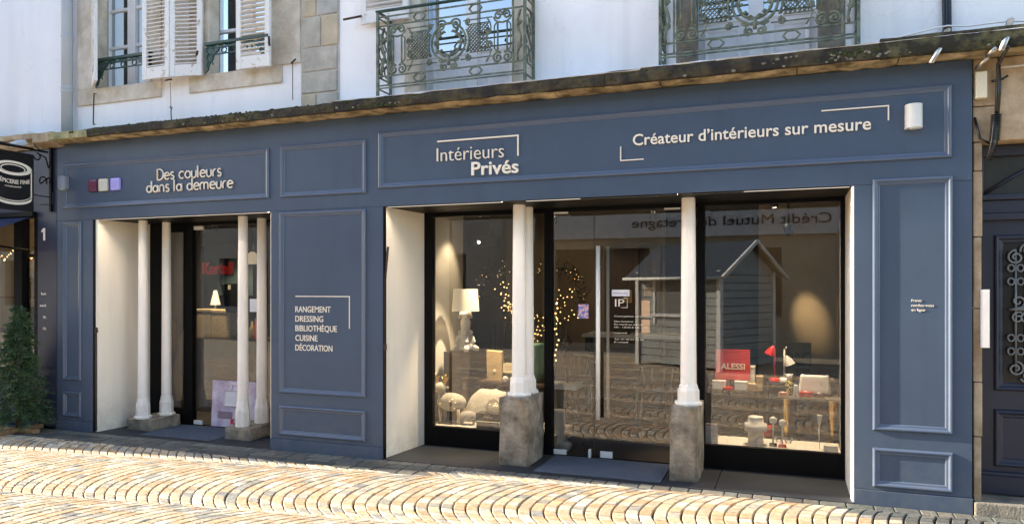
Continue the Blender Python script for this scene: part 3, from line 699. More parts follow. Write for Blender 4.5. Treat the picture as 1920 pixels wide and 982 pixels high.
# moss and lichen tufts along the gutter front
q = MB(); rd = random.Random(9)
for cx, n_, sp in ((-7.0, 60, .5), (-5.4, 90, .9), (-3.55, 210, .5), (-4.6, 60, .8), (-1.2, 40, .8), (-6.2, 80, .8), (.45, 60, .18), (.55, 40, .5), (2.0, 90, .7), (1.3, 60, .25)):
    for _ in range(n_):
        x = rd.gauss(cx, sp*.5); z_ = 3.345+.085*rd.random()**.6; r_ = rd.uniform(.004, .013)
        q.sphere((x, -.209, z_), r_, 6, 4, (1.6, .35, .8))
q.build('moss', moss_m, house)['kind'] = 'stuff'
q = MB(); rd = random.Random(19)
for cx, n_, sp in ((-3.6, 12, .5), (.35, 24, .45), (-1.0, 6, .3), (.9, 14, .25), (-5.5, 12, .6), (-.2, 8, .3)):
    for _ in range(n_):
        x = rd.gauss(cx, sp*.6); z_ = rd.uniform(3.35, 3.42); r_ = rd.uniform(.005, .016)
        q.sphere((x, -.210, z_), r_, 9, 4, (1.2, .12, .8))
q.build('lichen', M('grey_lichen', (.20, .18, .14), .95, .3, 30, .6, 90), house)['kind'] = 'stuff'
# ---- drainpipe
dp = thing('drainpipe', (-7.995, .06, 3.45), 'bluish zinc drainpipe with collars between the two white upper walls', 'drainpipe')
q = MB(); q.tube([(-7.995, .07, 3.455), (-7.995, .07, 7.5)], .062, 18); q.build('pipe', zinc, dp)
for z in (3.96, 4.0, 4.60): q = MB(); q.lathe([(.064, 0), (.068, .006), (.068, .018), (.064, .024)], (-7.995, .07, z), 18); q.build('collar', zinc, dp)
# ---- balconies
def balcony(x0, label):
    w_ = 1.50; h = .775; z0 = 3.50; yf = -.10
    t_ = thing('balcony_railing', (x0+w_/2, yf, z0), label, 'balcony', 'wrought iron balconies above the cornice')
    def T(u, z): return (x0+u*w_, yf, z0+z)
    q = MB(); q.bev(x0-.012, x0+w_+.012, yf-.022, yf+.022, z0+h, z0+h+.016, .004); q.bev(x0-.012, x0+.022, yf+.0225, WY-.01, z0+h+.0005, z0+h+.0155, .004); q.bev(x0+w_-.022, x0+w_+.012, yf+.0225, WY-.01, z0+h+.0005, z0+h+.0155, .004); q.build('handrail', raildark, t_)
    q = MB()
    for u in (.003, .997): q.box(x0+u*w_-.012, x0+u*w_+.012, yf-.012, yf+.012, z0-.05, z0+h)
    for u in (.078, .922): q.box(x0+u*w_-.008, x0+u*w_+.008, yf-.008, yf+.008, z0+.075, z0+.727)
    q.build('post', railgreen, t_)
    q = MB()
    for z in (.05, .075, .162, .64, .727): q.box(x0+.012, x0+w_-.012, yf-.007, yf+.007, z0+z-.006, z0+z+.006)
    for a, b_, z in ((.21, .40, .585), (.60, .79, .585), (.21, .42, .235), (.58, .79, .235), (.21, .36, .29), (.64, .79, .29), (.23, .37, .545), (.63, .77, .545)):
        q.tube([T(a, z), T(b_, z)], .006, 6)
    q.build('rail', railgreen, t_)
    q = MB()
    def P(pts, r=.008): q.tube([T(*p) for p in pts], [x*1.3 for x in r] if isinstance(r, list) else r*1.3, 6)
    k = 1/w_
    def sp(u, z, r0, r1, a0, tn): P([((x)*k+u, y+z) for x, y in spiral(0, 0, r0, r1, a0, tn)])
    # hexagon rings between the rails
    for u in (.30, .68):
        for z in (.684, .118):
            P([(u-.042, z), (u-.02, z+.036), (u+.02, z+.036), (u+.042, z), (u+.02, z-.036), (u-.02, z-.036), (u-.042, z)], .007)
    for s_, u in ((1, .145), (-1, .855)):
        for d in (-.03, .03): P([(u+d, .27), (u+d, .53)], .007)
        for d in (-.052, .052): P([(u+d, .30), (u+d, .50)], .005); P([(u+d, .50), (u+d*.62, .54)], .005); P([(u+d, .30), (u+d*.62, .265)], .005)
        for d in (-1, 1):
            sp(u+d*.026, .59, .042, .008, R(180 if d > 0 else 0), d*-1.4)
            sp(u+d*.03, .215, .050, .008, R(110 if d > 0 else 70), d*-1.5)
            P([(u+d*.03, .27), (u+d*.018, .262), (u+d*.012, .25)], .008)
        P([(u-.056, .58)]+[(u+.056*math.cos(R(a)), .58-.055*math.sin(R(a))) for a in range(180, -1, -30)], .007)
        # side vine
        for zz, fl in ((.46, 1), (.34, -1)):
            sp(u+s_*.085, zz, .030, .006, R(90), fl*1.3)
        P([(u+s_*.09+.018*math.sin(zz*28), zz) for zz in [.19+.05*i for i in range(9)]], .006)
        # leaf on outer strip
        P([(u-s_*.105+.012*math.sin(zz*22), zz) for zz in [.17+.045*i for i in range(11)]], .010)
        sp(u-s_*.105, .50, .022, .005, 0, 1.3); sp(u-s_*.105, .30, .026, .005, 2, -1.3)
    # centre medallion
    P([(.5+.115*math.cos(R(a)), .41+.172*math.sin(R(a))) for a in range(0, 361, 12)], .009)
    P([(.5+.085*math.cos(R(a))*1.62, .40+.205*math.sin(R(a))) for a in range(150, 211, 10)], .008); P([(.5+.085*math.cos(R(a))*1.62, .40+.205*math.sin(R(a))) for a in range(-30, 31, 10)], .008)
    for d in (-1, 1):
        sp(.5+d*.05, .565, .055, .010, R(160 if d > 0 else 20), d*-1.5)
        P([(.5+d*.085*math.cos(R(a)), .40+.115*math.sin(R(a))) for a in range(-90, 66, 12)], .0095)
        for a in (-40, -5, 30, 55):
            c_, s_ = .5+d*.085*math.cos(R(a)), .40+.115*math.sin(R(a))
            P([(c_, s_), (c_+d*.012, s_+.028), (c_+d*.006, s_+.045)], [.010, .012, .004]); P([(c_, s_), (c_-d*.02, s_+.015), (c_-d*.03, s_+.004)], [.009, .010, .003])
        sp(.5+d*.022, .295, .018, .005, 0, d*1.2)
        sp(.5+d*.032, .185, .034, .008, R(60 if d > 0 else 120), d*-1.5)
        sp(.5+d*.135, .245, .030, .007, R(90), d*1.4); sp(.5+d*.13, .575, .026, .006, R(270), d*-1.3)
        P([(.5+d*.008, .25), (.5+d*.045, .232), (.5+d*.07, .25)], .008)
    P([(.5, .285), (.5, .20)], .013)
    q.build('scrollwork', railgreen, t_)
    for u0, u1 in ((.235, .372), (.628, .765)):
        q = MB()
        a0, a1, b0, b1 = u0*w_, u1*w_, .295, .54; st = .034
        n_ = int((a1-a0+b1-b0)/st)+1
        for i in range(n_):
            c_ = a0-(b1-b0)+i*st
            p = [(max(a0, c_), b0+max(0, a0-c_)), (min(a1, c_+(b1-b0)), b0+min(b1-b0, a1-c_))]
            if p[0][1] < b1 and p[1][0] > a0 and p[1][0]-p[0][0] > .008:
                q.tube([(x0+x, yf+.004, z0+z) for x, z in p], .006, 4)
                q.tube([(x0+a0+a1-x, yf-.004, z0+z) for x, z in p], .006, 4)
        q.build('lattice', railgreen, t_)
    for xe in (x0+.003*w_, x0+.997*w_):
        q = MB()
        for z in (.05, .162, .64, .727): q.box(xe-.006, xe+.006, yf+.013, WY+.0, z0+z-.006, z0+z+.006)
        q.box(xe-.01, xe+.01, WY-.022, WY-.002, z0-.05, z0+h)
        for zc in (.25, .4, .53):
            for d in (-1, 1): q.tube([(xe, .02+d*.05+.045*math.cos(a), z0+zc+.06*math.sin(a)) for a in [i*.5 for i in range(10)]], .008, 6)
        q.tube([(xe, .02+.06*math.sin(zz*24), z0+zz) for zz in [.17+.03*i for i in range(17)]], .009, 6)
        q.build('side_panel', railgreen, t_)
balcony(-3.69, 'scrolled green iron balcony railing beside the open white shutter')
balcony(-1.01, 'scrolled green iron balcony railing above the cream slogan')
# window guard rails
def guard(x0, x1, z, label):
    t_ = thing('window_guard', ((x0+x1)/2, .05, z-.3), label, 'window guard', 'small guard rails of the upper windows')
    q = MB(); q.bev(x0, x1, .015, .065, z-.018, z+.014, .005); q.bev(x0, x1, .03, .05, z-.056, z-.036, .003); q.bev(x0, x1, .032, .048, z-.125, z-.112, .003); q.build('rail', raildark, t_)
    for d, xe in ((1, x0), (-1, x1)):
        q = MB()
        q.prism([(xe, z-.05), (xe+d*.20, z-.05), (xe+d*.17, z-.09), (xe+d*.12, z-.12), (xe+d*.10, z-.18), (xe+d*.055, z-.22), (xe+d*.04, z-.28), (xe, z-.31)], .03, .05)
        for zz in (z-.05, z-.13, z-.21): q.tube([(xe+d*(.07+.045*math.cos(a)), .03, zz-.02+.04*math.sin(a)) for a in [i*.45 for i in range(11)]], .007, 5)
        q.build('bracket', raildark, t_)
    q = MB(); n_ = 5
    for i in range(n_):
        c_ = x0+(x1-x0)*(i+.5)/n_; q.tube([(c_-(x1-x0)/n_*.5, .04, z-.045), (c_, .04, z-.02), (c_+(x1-x0)/n_*.5, .04, z-.045)], .009, 5); q.tube([(c_+.035*math.cos(a), .04, z-.083+.028*math.sin(a)) for a in [i*.6 for i in range(11)]], .008, 5)
    q.build('tracery', raildark, t_)
guard(-7.50, -6.66, 4.27, 'dark green guard rail across the foot of the window nearest the drainpipe')
guard(-5.90, -5.06, 4.27, 'dark green guard rail half hidden by the shutter of the second upper window')
# ---- tubes, cables and boxes at the right end of the cornice
for p0, p1, lb in (((1.07, -.12, 3.52), (.945, -.24, 3.262), 'bent metal tube hanging over the cornice above the cream wall lamp'), ((1.46, -.12, 3.545), (1.375, -.245, 3.30), 'bent metal tube hanging over the cornice above the dark door')):
    q = MB(); p0, p1 = Vector(p0), Vector(p1)
    q.tube([p0+Vector((-.01, .12, -.02)), p0+Vector((.005, .03, .01)), p0, p0.lerp(p1, .5)+Vector((.008, -.004, 0)), p1], [.014, .024, .026, .025, .022], 8, sq=.55)
    tag(q.build('cable_guard', steel2, at=p0), lb, 'cable guard', 'metal tubes over the cornice')
q = MB()
for d, zz in ((0, 0), (.02, .01), (-.02, 0)): q.tube([(1.10+d, .13, 7.), (1.085+d*.8, .128, 4.4), (1.105+d, .13, 4.0), (1.11+d*.9, .12, 3.6), (1.10+d*.8, .06, 3.49)], .013, 6)
tag(q.build('cable_bundle', blackp, at=(1.1, .13, 3.5)), 'black cable bundle running down the white wall beside the balcony', 'cable')
q = MB(); q.tube([(.55, -.12, 3.475), (.8, -.17, 3.50), (1.0, -.16, 3.535), (1.07, -.13, 3.55), (1.2, -.1, 3.54), (1.4, -.1, 3.545), (1.7, -.1, 3.52)], .0055, 6)
tag(q.build('white_cable', white_m, at=(1.07, -.1, 3.5)), 'thin white cable lying along the mossy cornice end', 'cable')
# ------------------------------------------------------------------ neighbours
# left: delicatessen and the houses further up the street
lh = thing('town_house', (-10, .15, 3.4), 'plain white plastered upper wall beyond the drainpipe', 'house')
q = MB(); q.box(-11, -7.935, .152, .46, 3.46, 8.2); q.box(-17, -11, -1.25, 6, -.05, 8.1); q.build('wall', plaster_l, lh)
q = MB(); q.add([(-17.2, -1.72, 8.05), (-10.9, -1.72, 8.05), (-10.9, -1.45, 10.8), (-17.2, -1.45, 10.8), (-10.9, 6.0, 10.8), (-17.2, 6.0, 10.8), (-10.9, 6.3, 8.05), (-17.2, 6.3, 8.05)], [(0, 1, 2, 3), (3, 2, 4, 5), (5, 4, 6, 7), (1, 6, 4, 2), (0, 3, 5, 7), (0, 7, 6, 1)]); q.build('roof', M('blue_slate', (.05, .055, .07), .6, .2, 6), lh)  # unseen roof, added and shaped to keep sun off fascia and upper wall
q = MB(); strip_block(q, -11, -8.28, [(.15, 3.30), (.0, 3.30), (-.05, 3.34), (-.06, 3.38), (.15, 3.38)], 71); strip_block(q, -11, -8.28, [(.15, 3.383), (-.08, 3.383), (-.14, 3.40), (-.15, 3.455), (.15, 3.46)], 72); strip_block(q, -8.275, -7.955, [(.15, 3.30), (.0, 3.30), (-.10, 3.33), (-.15, 3.345), (-.16, 3.45), (.15, 3.46)], 73); q.build('cornice', M('tan_stone', (.34, .25, .14), .9, .25, 6, .6, 40, col2=(.56, .46, .34), grime=.7), lh)
q = MB(); q.bev(-8.62, -8.54, -.02, .14, 3.462, 3.53, .006); q.bev(-8.72, -8.64, -.02, .1, 3.462, 3.49, .006)
tag(q.build('junction_box', white_m, at=(-8.6, .05, 3.46)), 'small white junction box on the tan ledge above the hanging sign', 'junction box')
dl = thing('shopfront', (-9, 0, 0), 'dark navy delicatessen shopfront with lit window behind the fir tree', 'shopfront')
q = MB(); q.bev(-8.395, -8.0735, .0, .2, -.05, 2.53, .004); q.bev(-11, -8.0735, .0015, .2, 2.5301, 3.29, .004); q.build('front_panel', darknavy, dl)
for a_ in ((-8.405, -8.09, -.018, -.0005, .70, .735, .004), (-8.405, -8.082, -.012, -.0005, .02, .12, .004), (-8.36, -8.13, -.014, .0, 2.64, 2.78, .004)): q = MB(); q.bev(*a_); q.build('moulding', darknavy, dl)
q = MB()
for xa, xb in ((-8.452, -8.397), (-8.80, -8.66), (-9.6, -9.5)): q.bev(xa, xb, .0, .1, .68, 2.53, .004)
q.box(-11, -8.397, .02, .1, .60, .68); q.box(-11, -8.397, -.002, .1, 2.49, 2.529); q.box(-8.66, -8.452, .03, .08, 2.02, 2.06); q.build('frame', black, dl)
q = MB(); q.bev(-11, -8.397, .012, .2, -.05, .598, .004); q.build('stall_riser', darknavy, dl)
q = MB(); q.open = True; q.quad((-11, .06, .68), (-8.45, .06, .68), (-8.45, .06, 2.49), (-11, .06, 2.49)); q.build('pane', glassm, dl)
q = MB(); q.box(-8.40, -8.12, -.0015, .02, -.05, .02); q.build('kick_plate', black, dl)
q = MB(); q.prism([(-8.292, 2.215), (-8.266, 2.215), (-8.266, 2.36), (-8.288, 2.36), (-8.322, 2.335), (-8.322, 2.31), (-8.292, 2.328)], -.006, .0005); tag(q.build('house_number', letterw, at=(-8.29, 0, 2.2)), 'white house number one on the navy pier', 'house number')
t_ = thing('hours_lettering', (-8.28, 0, 1.3), 'four short white rows of lettering on the navy pier below the house number', 'sign')
q = MB()
for s_, z, xa in (('lun', 1.57, -8.33), ('mardi', 1.43, -8.35), ('9h', 1.29, -8.30), ('19h', 1.155, -8.30)): write(q, s_, xa, -8.25, z, .035, -.0005, .003, .005)
q.build('lettering', letterw, t_)
# awning
aw = thing('awning', (-9.5, 0, 2.5), 'dark blue canvas awning over the delicatessen window', 'awning')
q = MB(); q.open = True; q.quad((-11, -.02, 2.50), (-8.46, -.02, 2.50), (-8.46, -.78, 2.18), (-11, -.78, 2.18)); q.build('canvas', M('blue_canvas', (.012, .022, .075), .85, .1, 20, .1, 120), aw)
q = MB(); q.tube([(-11, -.78, 2.18), (-8.45, -.78, 2.18)], .02, 8); q.tube([(-8.5, -.02, 2.1), (-8.5, -.77, 2.17)], .012, 6); q.bev(-11, -8.40, -.06, -.002, 2.50, 2.56, .006); q.build('awning_frame', black, aw)
# hanging sign, seen from its right-hand face
hs = thing('hanging_sign', (-8.2, -.3, 2.9), 'square black hanging sign with white drawing of a tin on an iron bracket', 'sign')
q = MB(); q.bev(-8.215, -8.185, -.70, -.20, 2.53, 3.19, .004); q.build('board', blackp, hs)
sx = -8.183
def F(y, z): return (sx, y, z)     # reader looks along -x: his left is -y
q = MB()
cy, top, rx, rz, bot = -.445, 3.0, .22, .08, 2.70
def band(pts_o, pts_i):
    k = len(pts_o); q.add([F(*p) for p in pts_o]+[F(*p) for p in pts_i], [(i, i+1, k+i+1, k+i) for i in range(k-1)])
E_ = lambda a, r1, r2, cz: (cy+r1*math.cos(R(a)), cz+r2*math.sin(R(a)))
band([E_(a, rx, rz, top) for a in range(0, 361, 10)], [E_(a, rx*.74, rz*.7, top) for a in range(0, 361, 10)])
band([E_(a, rx*.66, rz*.62, top-.006) for a in range(0, 361, 10)], [E_(a, rx*.60, rz*.5, top-.008) for a in range(0, 361, 10)])
band([E_(a, rx, rz, bot-.03) for a in range(180, 361, 10)], [E_(a, rx*.97, rz*.92, bot-.008) for a in range(180, 361, 10)])
band([E_(a, rx*.93, rz*.95, bot+.005) for a in range(180, 361, 10)], [E_(a, rx*.93, rz*.93, bot+.012) for a in range(180, 361, 10)])
for s_ in (-1, 1): band([(cy+s_*rx, top), (cy+s_*rx, bot-.03)], [(cy+s_*(rx-.014), top), (cy+s_*(rx-.014), bot-.03)])
q.build('tin_drawing', letterw, hs)
q = MB(); vs, fs = glyphs("L’ÉPICERIE FINE", .01)
a, b_ = min(v.x for v in vs), max(v.x for v in vs)
def curve_txt(vs, fs, y0, y1, zb, cap):
    sx_ = (y1-y0)/(b_-a); sc = cap/.729
    q.add([(sx+.001+(.002 if v.z > 0 else 0), y0+(v.x-a)*sx_, zb+v.y*sc-.05*math.sqrt(max(0, 1-(((y0+(v.x-a)*sx_)-cy)/rx)**2))) for v in vs], fs)
curve_txt(vs, fs, -.635, -.255, 2.875, .048)
vs, fs = glyphs("GOURMANDE", .0); a, b_ = min(v.x for v in vs), max(v.x for v in vs)
curve_txt(vs, fs, -.54, -.35, 2.832, .018)
q.build('lettering', letterw, hs)
q = MB(); q.box(-8.165, -8.135, -.03, .0, 2.55, 3.30); q.tube([(-8.2, -.02, 3.25), (-8.2, -.9, 3.25)], .012, 6)
q.tube([(-8.17, -.03, 2.95)]+[(-8.18, -.09-.045*math.cos(x), 2.90+.05*math.sin(x)) for x in [i*.45-.8 for i in range(11)]], .008, 6)
q.tube([(-8.17, -.03, 3.06), (-8.18, -.06, 3.18), (-8.19, -.16, 3.22)]+[(-8.19, -.16+.04*math.sin(x), 3.18+.04*math.cos(x)) for x in [i*.5 for i in range(10)]], .008, 6)
q.tube([(-8.17, -.02, 2.72), (-8.19, -.20, 2.73)], .006, 6)
q.build('bracket', black, hs)
fl = thing('floodlight', (-8.3, -.2, 3.2), 'grey floodlight on a wire above the hanging black sign', 'lamp')
q = MB(); q.xf = lambda v: Matrix.Rotation(R(25), 3, 'X') @ (v-Vector((-8.3, -.3, 3.3)))+Vector((-8.3, -.3, 3.3)); q.bev(-8.37, -8.23, -.36, -.24, 3.28, 3.34, .012); q.build('housing', zinc, fl)
q = MB(); q.tube([(-8.2, -.2, 3.26), (-8.25, -.4, 3.27), (-8.3, -1.2, 3.33)], .014, 6); q.tube([(-8.22, -.05, 3.38), (-8.25, -.09, 3.46), (-8.3, -.13, 3.42), (-8.28, -.12, 3.32), (-8.2, -.1, 3.25)], .008, 6); q.build('wire', blackp, fl)
# delicatessen window goods
q = MB(); q.open = True
q.box(-11, -8.42, 1.1, 1.15, 0, 2.6); q.box(-8.41, -8.398, .1, 1.3, .2, 2.6); q.box(-11, -8.42, .1, 1.3, 2.55, 2.6); struct(q.build('shop_wall', M('warm_wall', (.5, .42, .28), .8, .1, 3), at=(-9.5, 1, 0)))
dsp = thing('display_shelf', (-9, .4, .7), 'wooden shelf unit in the delicatessen window', 'shelf')
for z in (.70, 1.12, 1.55): q = MB(); q.bev(-10.5, -8.42, .2, .6, z-.025, z, .003); q.build('shelf_board', midwood, dsp)
def crate(x0, x1, y0, y1, z0, z1, mat, label, nm='gift_box', slats=3):
    t_ = thing(nm, ((x0+x1)/2, (y0+y1)/2, z0), label, 'box')
    q = MB(); q.bev(x0, x1, y0, y1, z0, z1, .006); q.build('body', mat, t_)
    q = MB(); h = (z1-z0)/slats
    for i in range(slats): q.bev(x0+.006, x1-.006, y0-.008, y0+.001, z0+i*h+.006, z0+(i+1)*h-.006, .003)
    q.build('front_slats', mat, t_); return t_
crate(-8.66, -8.46, .22, .5, 1.551, 1.80, M('white_crate', (.58, .55, .5), .6, .1, 12, .1), 'white slatted box on the top shelf of the delicatessen window')
crate(-9.1, -8.84, .22, .5, 1.551, 1.74, M('white_crate2', (.55, .5, .42), .6, .1, 12, .1), 'pale slatted box under the white round figure in the delicatessen')
crate(-9.05, -8.80, .22, .5, 1.121, 1.42, card, 'brown cardboard box on the middle delicatessen shelf')
crate(-8.68, -8.46, .22, .5, 1.121, 1.36, M('grey_box', (.3, .28, .24), .7, .2, 9, .1), 'grey box on the middle delicatessen shelf behind the fir tree')
crate(-9.0, -8.5, .22, .5, .701, 1.0, M('grey_sack', (.35, .33, .3), .8, .2, 9, .1), 'large grey box on the lowest delicatessen shelf')
for x, z, r_, lb in ((-8.92, 1.86, .09, 'white round figure on the boxes in the delicatessen window'), (-8.56, 1.88, .07, 'gold and white round bauble figure behind the delicatessen glass')):
    t_ = thing('snowman_figure', (x, .35, z-r_), lb, 'figure'); q = MB(); q.sphere((x, .35, z), r_, 16, 10, (1, .9, 1.05)); q.sphere((x, .35, z+r_*1.2), r_*.62, 14, 9); q.build('body', white_m if x < -8.8 else gold, t_); q = MB(); q.lathe([(r_*.7, 0), (r_*.45, .02), (r_*.1, .10)], (x, .35, z+r_*1.6), 12); q.build('hat', red_m, t_)
sl = thing('string_lights', (-8.8, .15, 2.0), 'tangled warm string lights along the top of the delicatessen window', 'lights')
rd = random.Random(3); pts = [(-9.6+.02*i, .14+rd.uniform(-.03, .03), 2.06+.05*math.sin(i*.5)+rd.uniform(-.02, .02)) for i in range(57)]
q = MB(); q.tube(pts, .004, 4); q.build('wire', blackp, sl)
q = MB()
for p in pts:
    q.sphere((p[0], p[1], p[2]-.01), .007, 6, 4)
q.build('bulbs', bulb, sl)
# fir tree
ft = thing('fir_tree', (-8.30, -.30, 0), 'small dark green fir tree on a wooden cross base by the navy pier', 'tree')
q = MB(); q.tube([(-8.3, -.3, .02), (-8.3, -.3, .6), (-8.3, -.3, 1.38)], [.028, .02, .006], 8); q.build('trunk', darkwood, ft)
q = MB(); q.bev(-8.60, -8.0, -.335, -.265, .004, .05, .006); q.bev(-8.335, -8.265, -.6, -.336, .004, .05, .006); q.bev(-8.335, -8.265, -.264, -.02, .004, .05, .006); q.build('cross_base', midwood, ft)
q = MB(); q.open = True; rd = random.Random(8)
for lev in range(20):
    z = .14+lev*.066; rr = .34*(1-(z-.10)/1.36)**.8+.03
    nb = int(9+16*rr/.4)
    for b_ in range(nb):
        a = rd.uniform(0, 2*PI); ln = rr*rd.uniform(.7, 1.12); dz = rd.uniform(-.06, .05)
        tip = Vector((-8.3+ln*math.cos(a), -.3+ln*math.sin(a), z+dz-ln*.12)); root = Vector((-8.3, -.3, z+.05))
        for k in range(9):
            f = .22+.78*k/8; p = root.lerp(tip, f)
            for _ in range(5):
                d = Vector((rd.gauss(0, 1), rd.gauss(0, 1), rd.gauss(.1, .8))).normalized(); d = (d*.75+(tip-root).normalized()*.7).normalized()
                l_ = rd.uniform(.03, .06); w_ = d.cross(Vector((rd.gauss(0, 1), rd.gauss(0, 1), rd.gauss(0, 1)))).normalized()*.0045
                q.add([p-w_, p+w_, p+d*l_+w_*.4, p+d*l_-w_*.4], [(0, 1, 2, 3)])
q.build('needles', M('fir_needles', (.02, .05, .02), .7, .4, 9, 0, col2=(.075, .13, .05)), ft)

# right: stone pier, wall and dark blue house door
rh = thing('town_house', (2.2, .1, 0), 'old stone ground floor wall round the dark blue door', 'house')
st_m = M('orange_stone', (.30, .20, .11), .9, .25, 5, .7, 30, col2=(.58, .43, .28), detail=10, grime=.6)
z = -.05; rd = random.Random(2)
while z < 2.70:
    h = min(rd.uniform(.38, .62), 2.72-z); q = MB(); q.bev(1.262+rd.uniform(-.003, .004), 1.318+rd.uniform(-.004, .006), .03, .5, z+.003, z+h-.003, .008); q.build('pier_stone', st_m, rh); z += h
for x0, x1, z0, z1 in ((1.262, 1.42, 2.985, 3.33), (1.425, 2.2, 2.725, 3.33), (1.262, 1.42, 2.725, 2.98), (2.205, 3.2, 2.725, 3.33)):
    q = MB(); q.bev(x0, x1, .035, .5, z0, z1, .01); q.build('lintel_stone', st_m, rh)
q = MB(); q.box(1.2605, 3.2, WY+.003, WY+.3, 3.36, 8.2); q.build('wall', plaster, rh)
q = MB(); q.box(2.62, 3.2, .03, .5, -.05, 2.722); q.build('pier_stone', st_m, rh)
dr = thing('house_door', (1.95, .25, .1), 'dark navy panelled house door with wrought iron grille', 'door')
DY = .25
q = MB(); q.box(1.32, 2.61, DY, DY+.06, .1, 2.16); q.bev(1.32, 2.61, DY-.05, DY+.05, 2.1605, 2.21, .008); q.bev(1.32, 2.61, DY-.03, DY+.05, 2.2105, 2.31, .006); q.bev(1.32, 2.61, DY-.06, DY+.05, 2.3105, 2.35, .01); q.bev(1.32, 2.61, DY-.04, DY+.05, 2.64, 2.72, .008); q.bev(1.32, 1.37, DY-.02, DY+.05, 2.3505, 2.639, .004); q.build('leaf', doornavy, dr)
q = MB(); q.bev(1.325, 2.605, DY-.02, DY-.0005, .10, .24, .008); q.bev(1.325, 2.605, DY-.03, DY-.0005, .2405, .27, .01); q.build('kick_board', doornavy, dr)
for x0, x1, z0, z1 in ((1.44, 1.88, .88, 2.05), (1.44, 1.88, .31, .74)):
    q = MB(); q.open = True; q.frame(x0, x1, z0, z1, DY, [(d*1.2, h*1.2) for d, h in PROF]); q.build('panel_moulding', doornavy, dr)
q = MB(); q.open = True; q.quad((1.5, DY-.002, .94), (1.82, DY-.002, .94), (1.82, DY-.002, 1.99), (1.5, DY-.002, 1.99)); q.build('grille_pane', blackp, dr)
q = MB(); q.open = True; q.quad((1.37, DY+.01, 2.351), (2.6, DY+.01, 2.351), (2.6, DY+.01, 2.64), (1.37, DY+.01, 2.64)); q.build('transom_pane', M('dusty_glass', (.03, .03, .028), .25, .2, 4, .0), dr)
q = MB(); q.tube([(1.37, DY-.01, 2.36), (1.62, DY-.01, 2.52), (1.95, DY-.01, 2.64)], .014, 6); q.build('transom_bar', doornavy, dr)
gi = M('wrought_grey_iron', (.20, .20, .19), .45, .15, 12, .05, 80, metal=.4)
q = MB(); gy = DY-.03
def S2(cx, cz, r0, r1, a0, tn, r=.008): q.tube([(x, gy, z_) for x, z_ in spiral(cx, cz, r0, r1, a0, tn)], r, 6)
for s_, zc in ((1, 1.88), (-1, 1.05)):
    S2(1.575, zc, .055, .012, R(90), 1.5*s_); S2(1.65, zc+s_*.055, .048, .010, R(200), -1.5*s_); S2(1.75, zc, .055, .012, R(90), -1.5*s_)
for z_ in (1.28, 1.70, 1.80, 1.18):
    for cx in (1.545, 1.605, 1.70): q.tube([(cx+.022*math.cos(a), gy, z_+.026*math.sin(a)) for a in [i*PI/4+.4 for i in range(9)]], .007, 6)
for cx in (1.575, 1.645, 1.74): q.tube([(cx, gy, 1.0), (cx, gy, 1.94)], .007, 6)
for a0 in (60, 120, 240, 300, 30, 330): S2(1.62+.06*math.cos(R(a0)), 1.49+.07*math.sin(R(a0)), .045, .01, R(a0+180), 1.2)
q.tube([(1.53, gy, 1.49), (1.62, gy, 1.50), (1.72, gy, 1.49)], [.006, .022, .006], 8)
q.build('grille', gi, dr)
q = MB(); q.bev(1.262, 2.6, -.02, DY+.05, -.05, .09, .012); q.build('doorstep', granite_w, rh)
q = MB(); q.bev(1.268, 1.34, -.03, .032, 3.03, 3.225, .008); tag(q.build('alarm_box', M('cream_box', (.72, .64, .48), .5, .05), at=(1.3, 0, 3.03)), 'small cream box beside the top corner of the shopfront', 'box')
q = MB(); q.bev(1.305, 1.362, .004, .03, 1.215, 1.64, .003); tag(q.build('name_plate', M('pale_plate', (.66, .62, .6), .6, .04), at=(1.33, 0, 1.2)), 'blank pale upright plate on the stone pier by the dark door', 'plate')
cs = thing('cable_sleeve', (1.36, 0, 2.6), 'ribbed black cable sleeve hanging in front of the dark door transom', 'cable sleeve')
q = MB(); pp = [Vector((1.395, -.03, 2.90)), Vector((1.39, -.03, 2.80)), Vector((1.38, -.03, 2.70)), Vector((1.345, -.03, 2.58))]
q.tube(pp, [.036, .034, .032, .024], 12, sq=.6)
for i in range(14):
    f = i/13*1.8; k = min(2, int(f)); p = pp[k].lerp(pp[k+1], f-k); q.lathe([(.030, -.004), (.038, 0), (.030, .004)], tuple(p), 12)
q.build('sleeve', blackp, cs)
q = MB(); q.tube([(1.395, -.03, 2.9), (1.41, .0, 3.1), (1.405, -.03, 3.26), (1.42, -.24, 3.33)], .013, 6); q.tube([(1.41, .0, 2.9), (1.425, .01, 3.1), (1.41, -.03, 3.26)], .011, 6); q.tube([(1.37, .0, 3.15), (1.44, -.01, 3.16), (1.47, -.01, 3.18)], .009, 6); q.tube([(1.27, .02, 2.9), (1.30, .0, 2.74), (1.36, -.01, 2.70)], .009, 6)
q.build('cable', blackp, cs)
q = MB(); q.tube([(1.31, -.15, 3.30), (1.36, -.2, 3.34)], .02, 8); q.tube([(1.26, -.05, 3.24), (1.32, -.14, 3.29)], .014, 6); tag(q.build('bent_pipe_end', steel2, at=(1.3, -.1, 3.3)), 'short broken pipe end under the cornice beside the cream box', 'pipe')
q = MB(); q.tube([(1.42, -.02, 3.24), (1.7, -.02, 3.245), (2.4, -.02, 3.23)], .006, 6); tag(q.build('wall_cable', white_m, at=(1.7, 0, 3.24)), 'thin pale cable running along the stone above the dark door', 'cable')
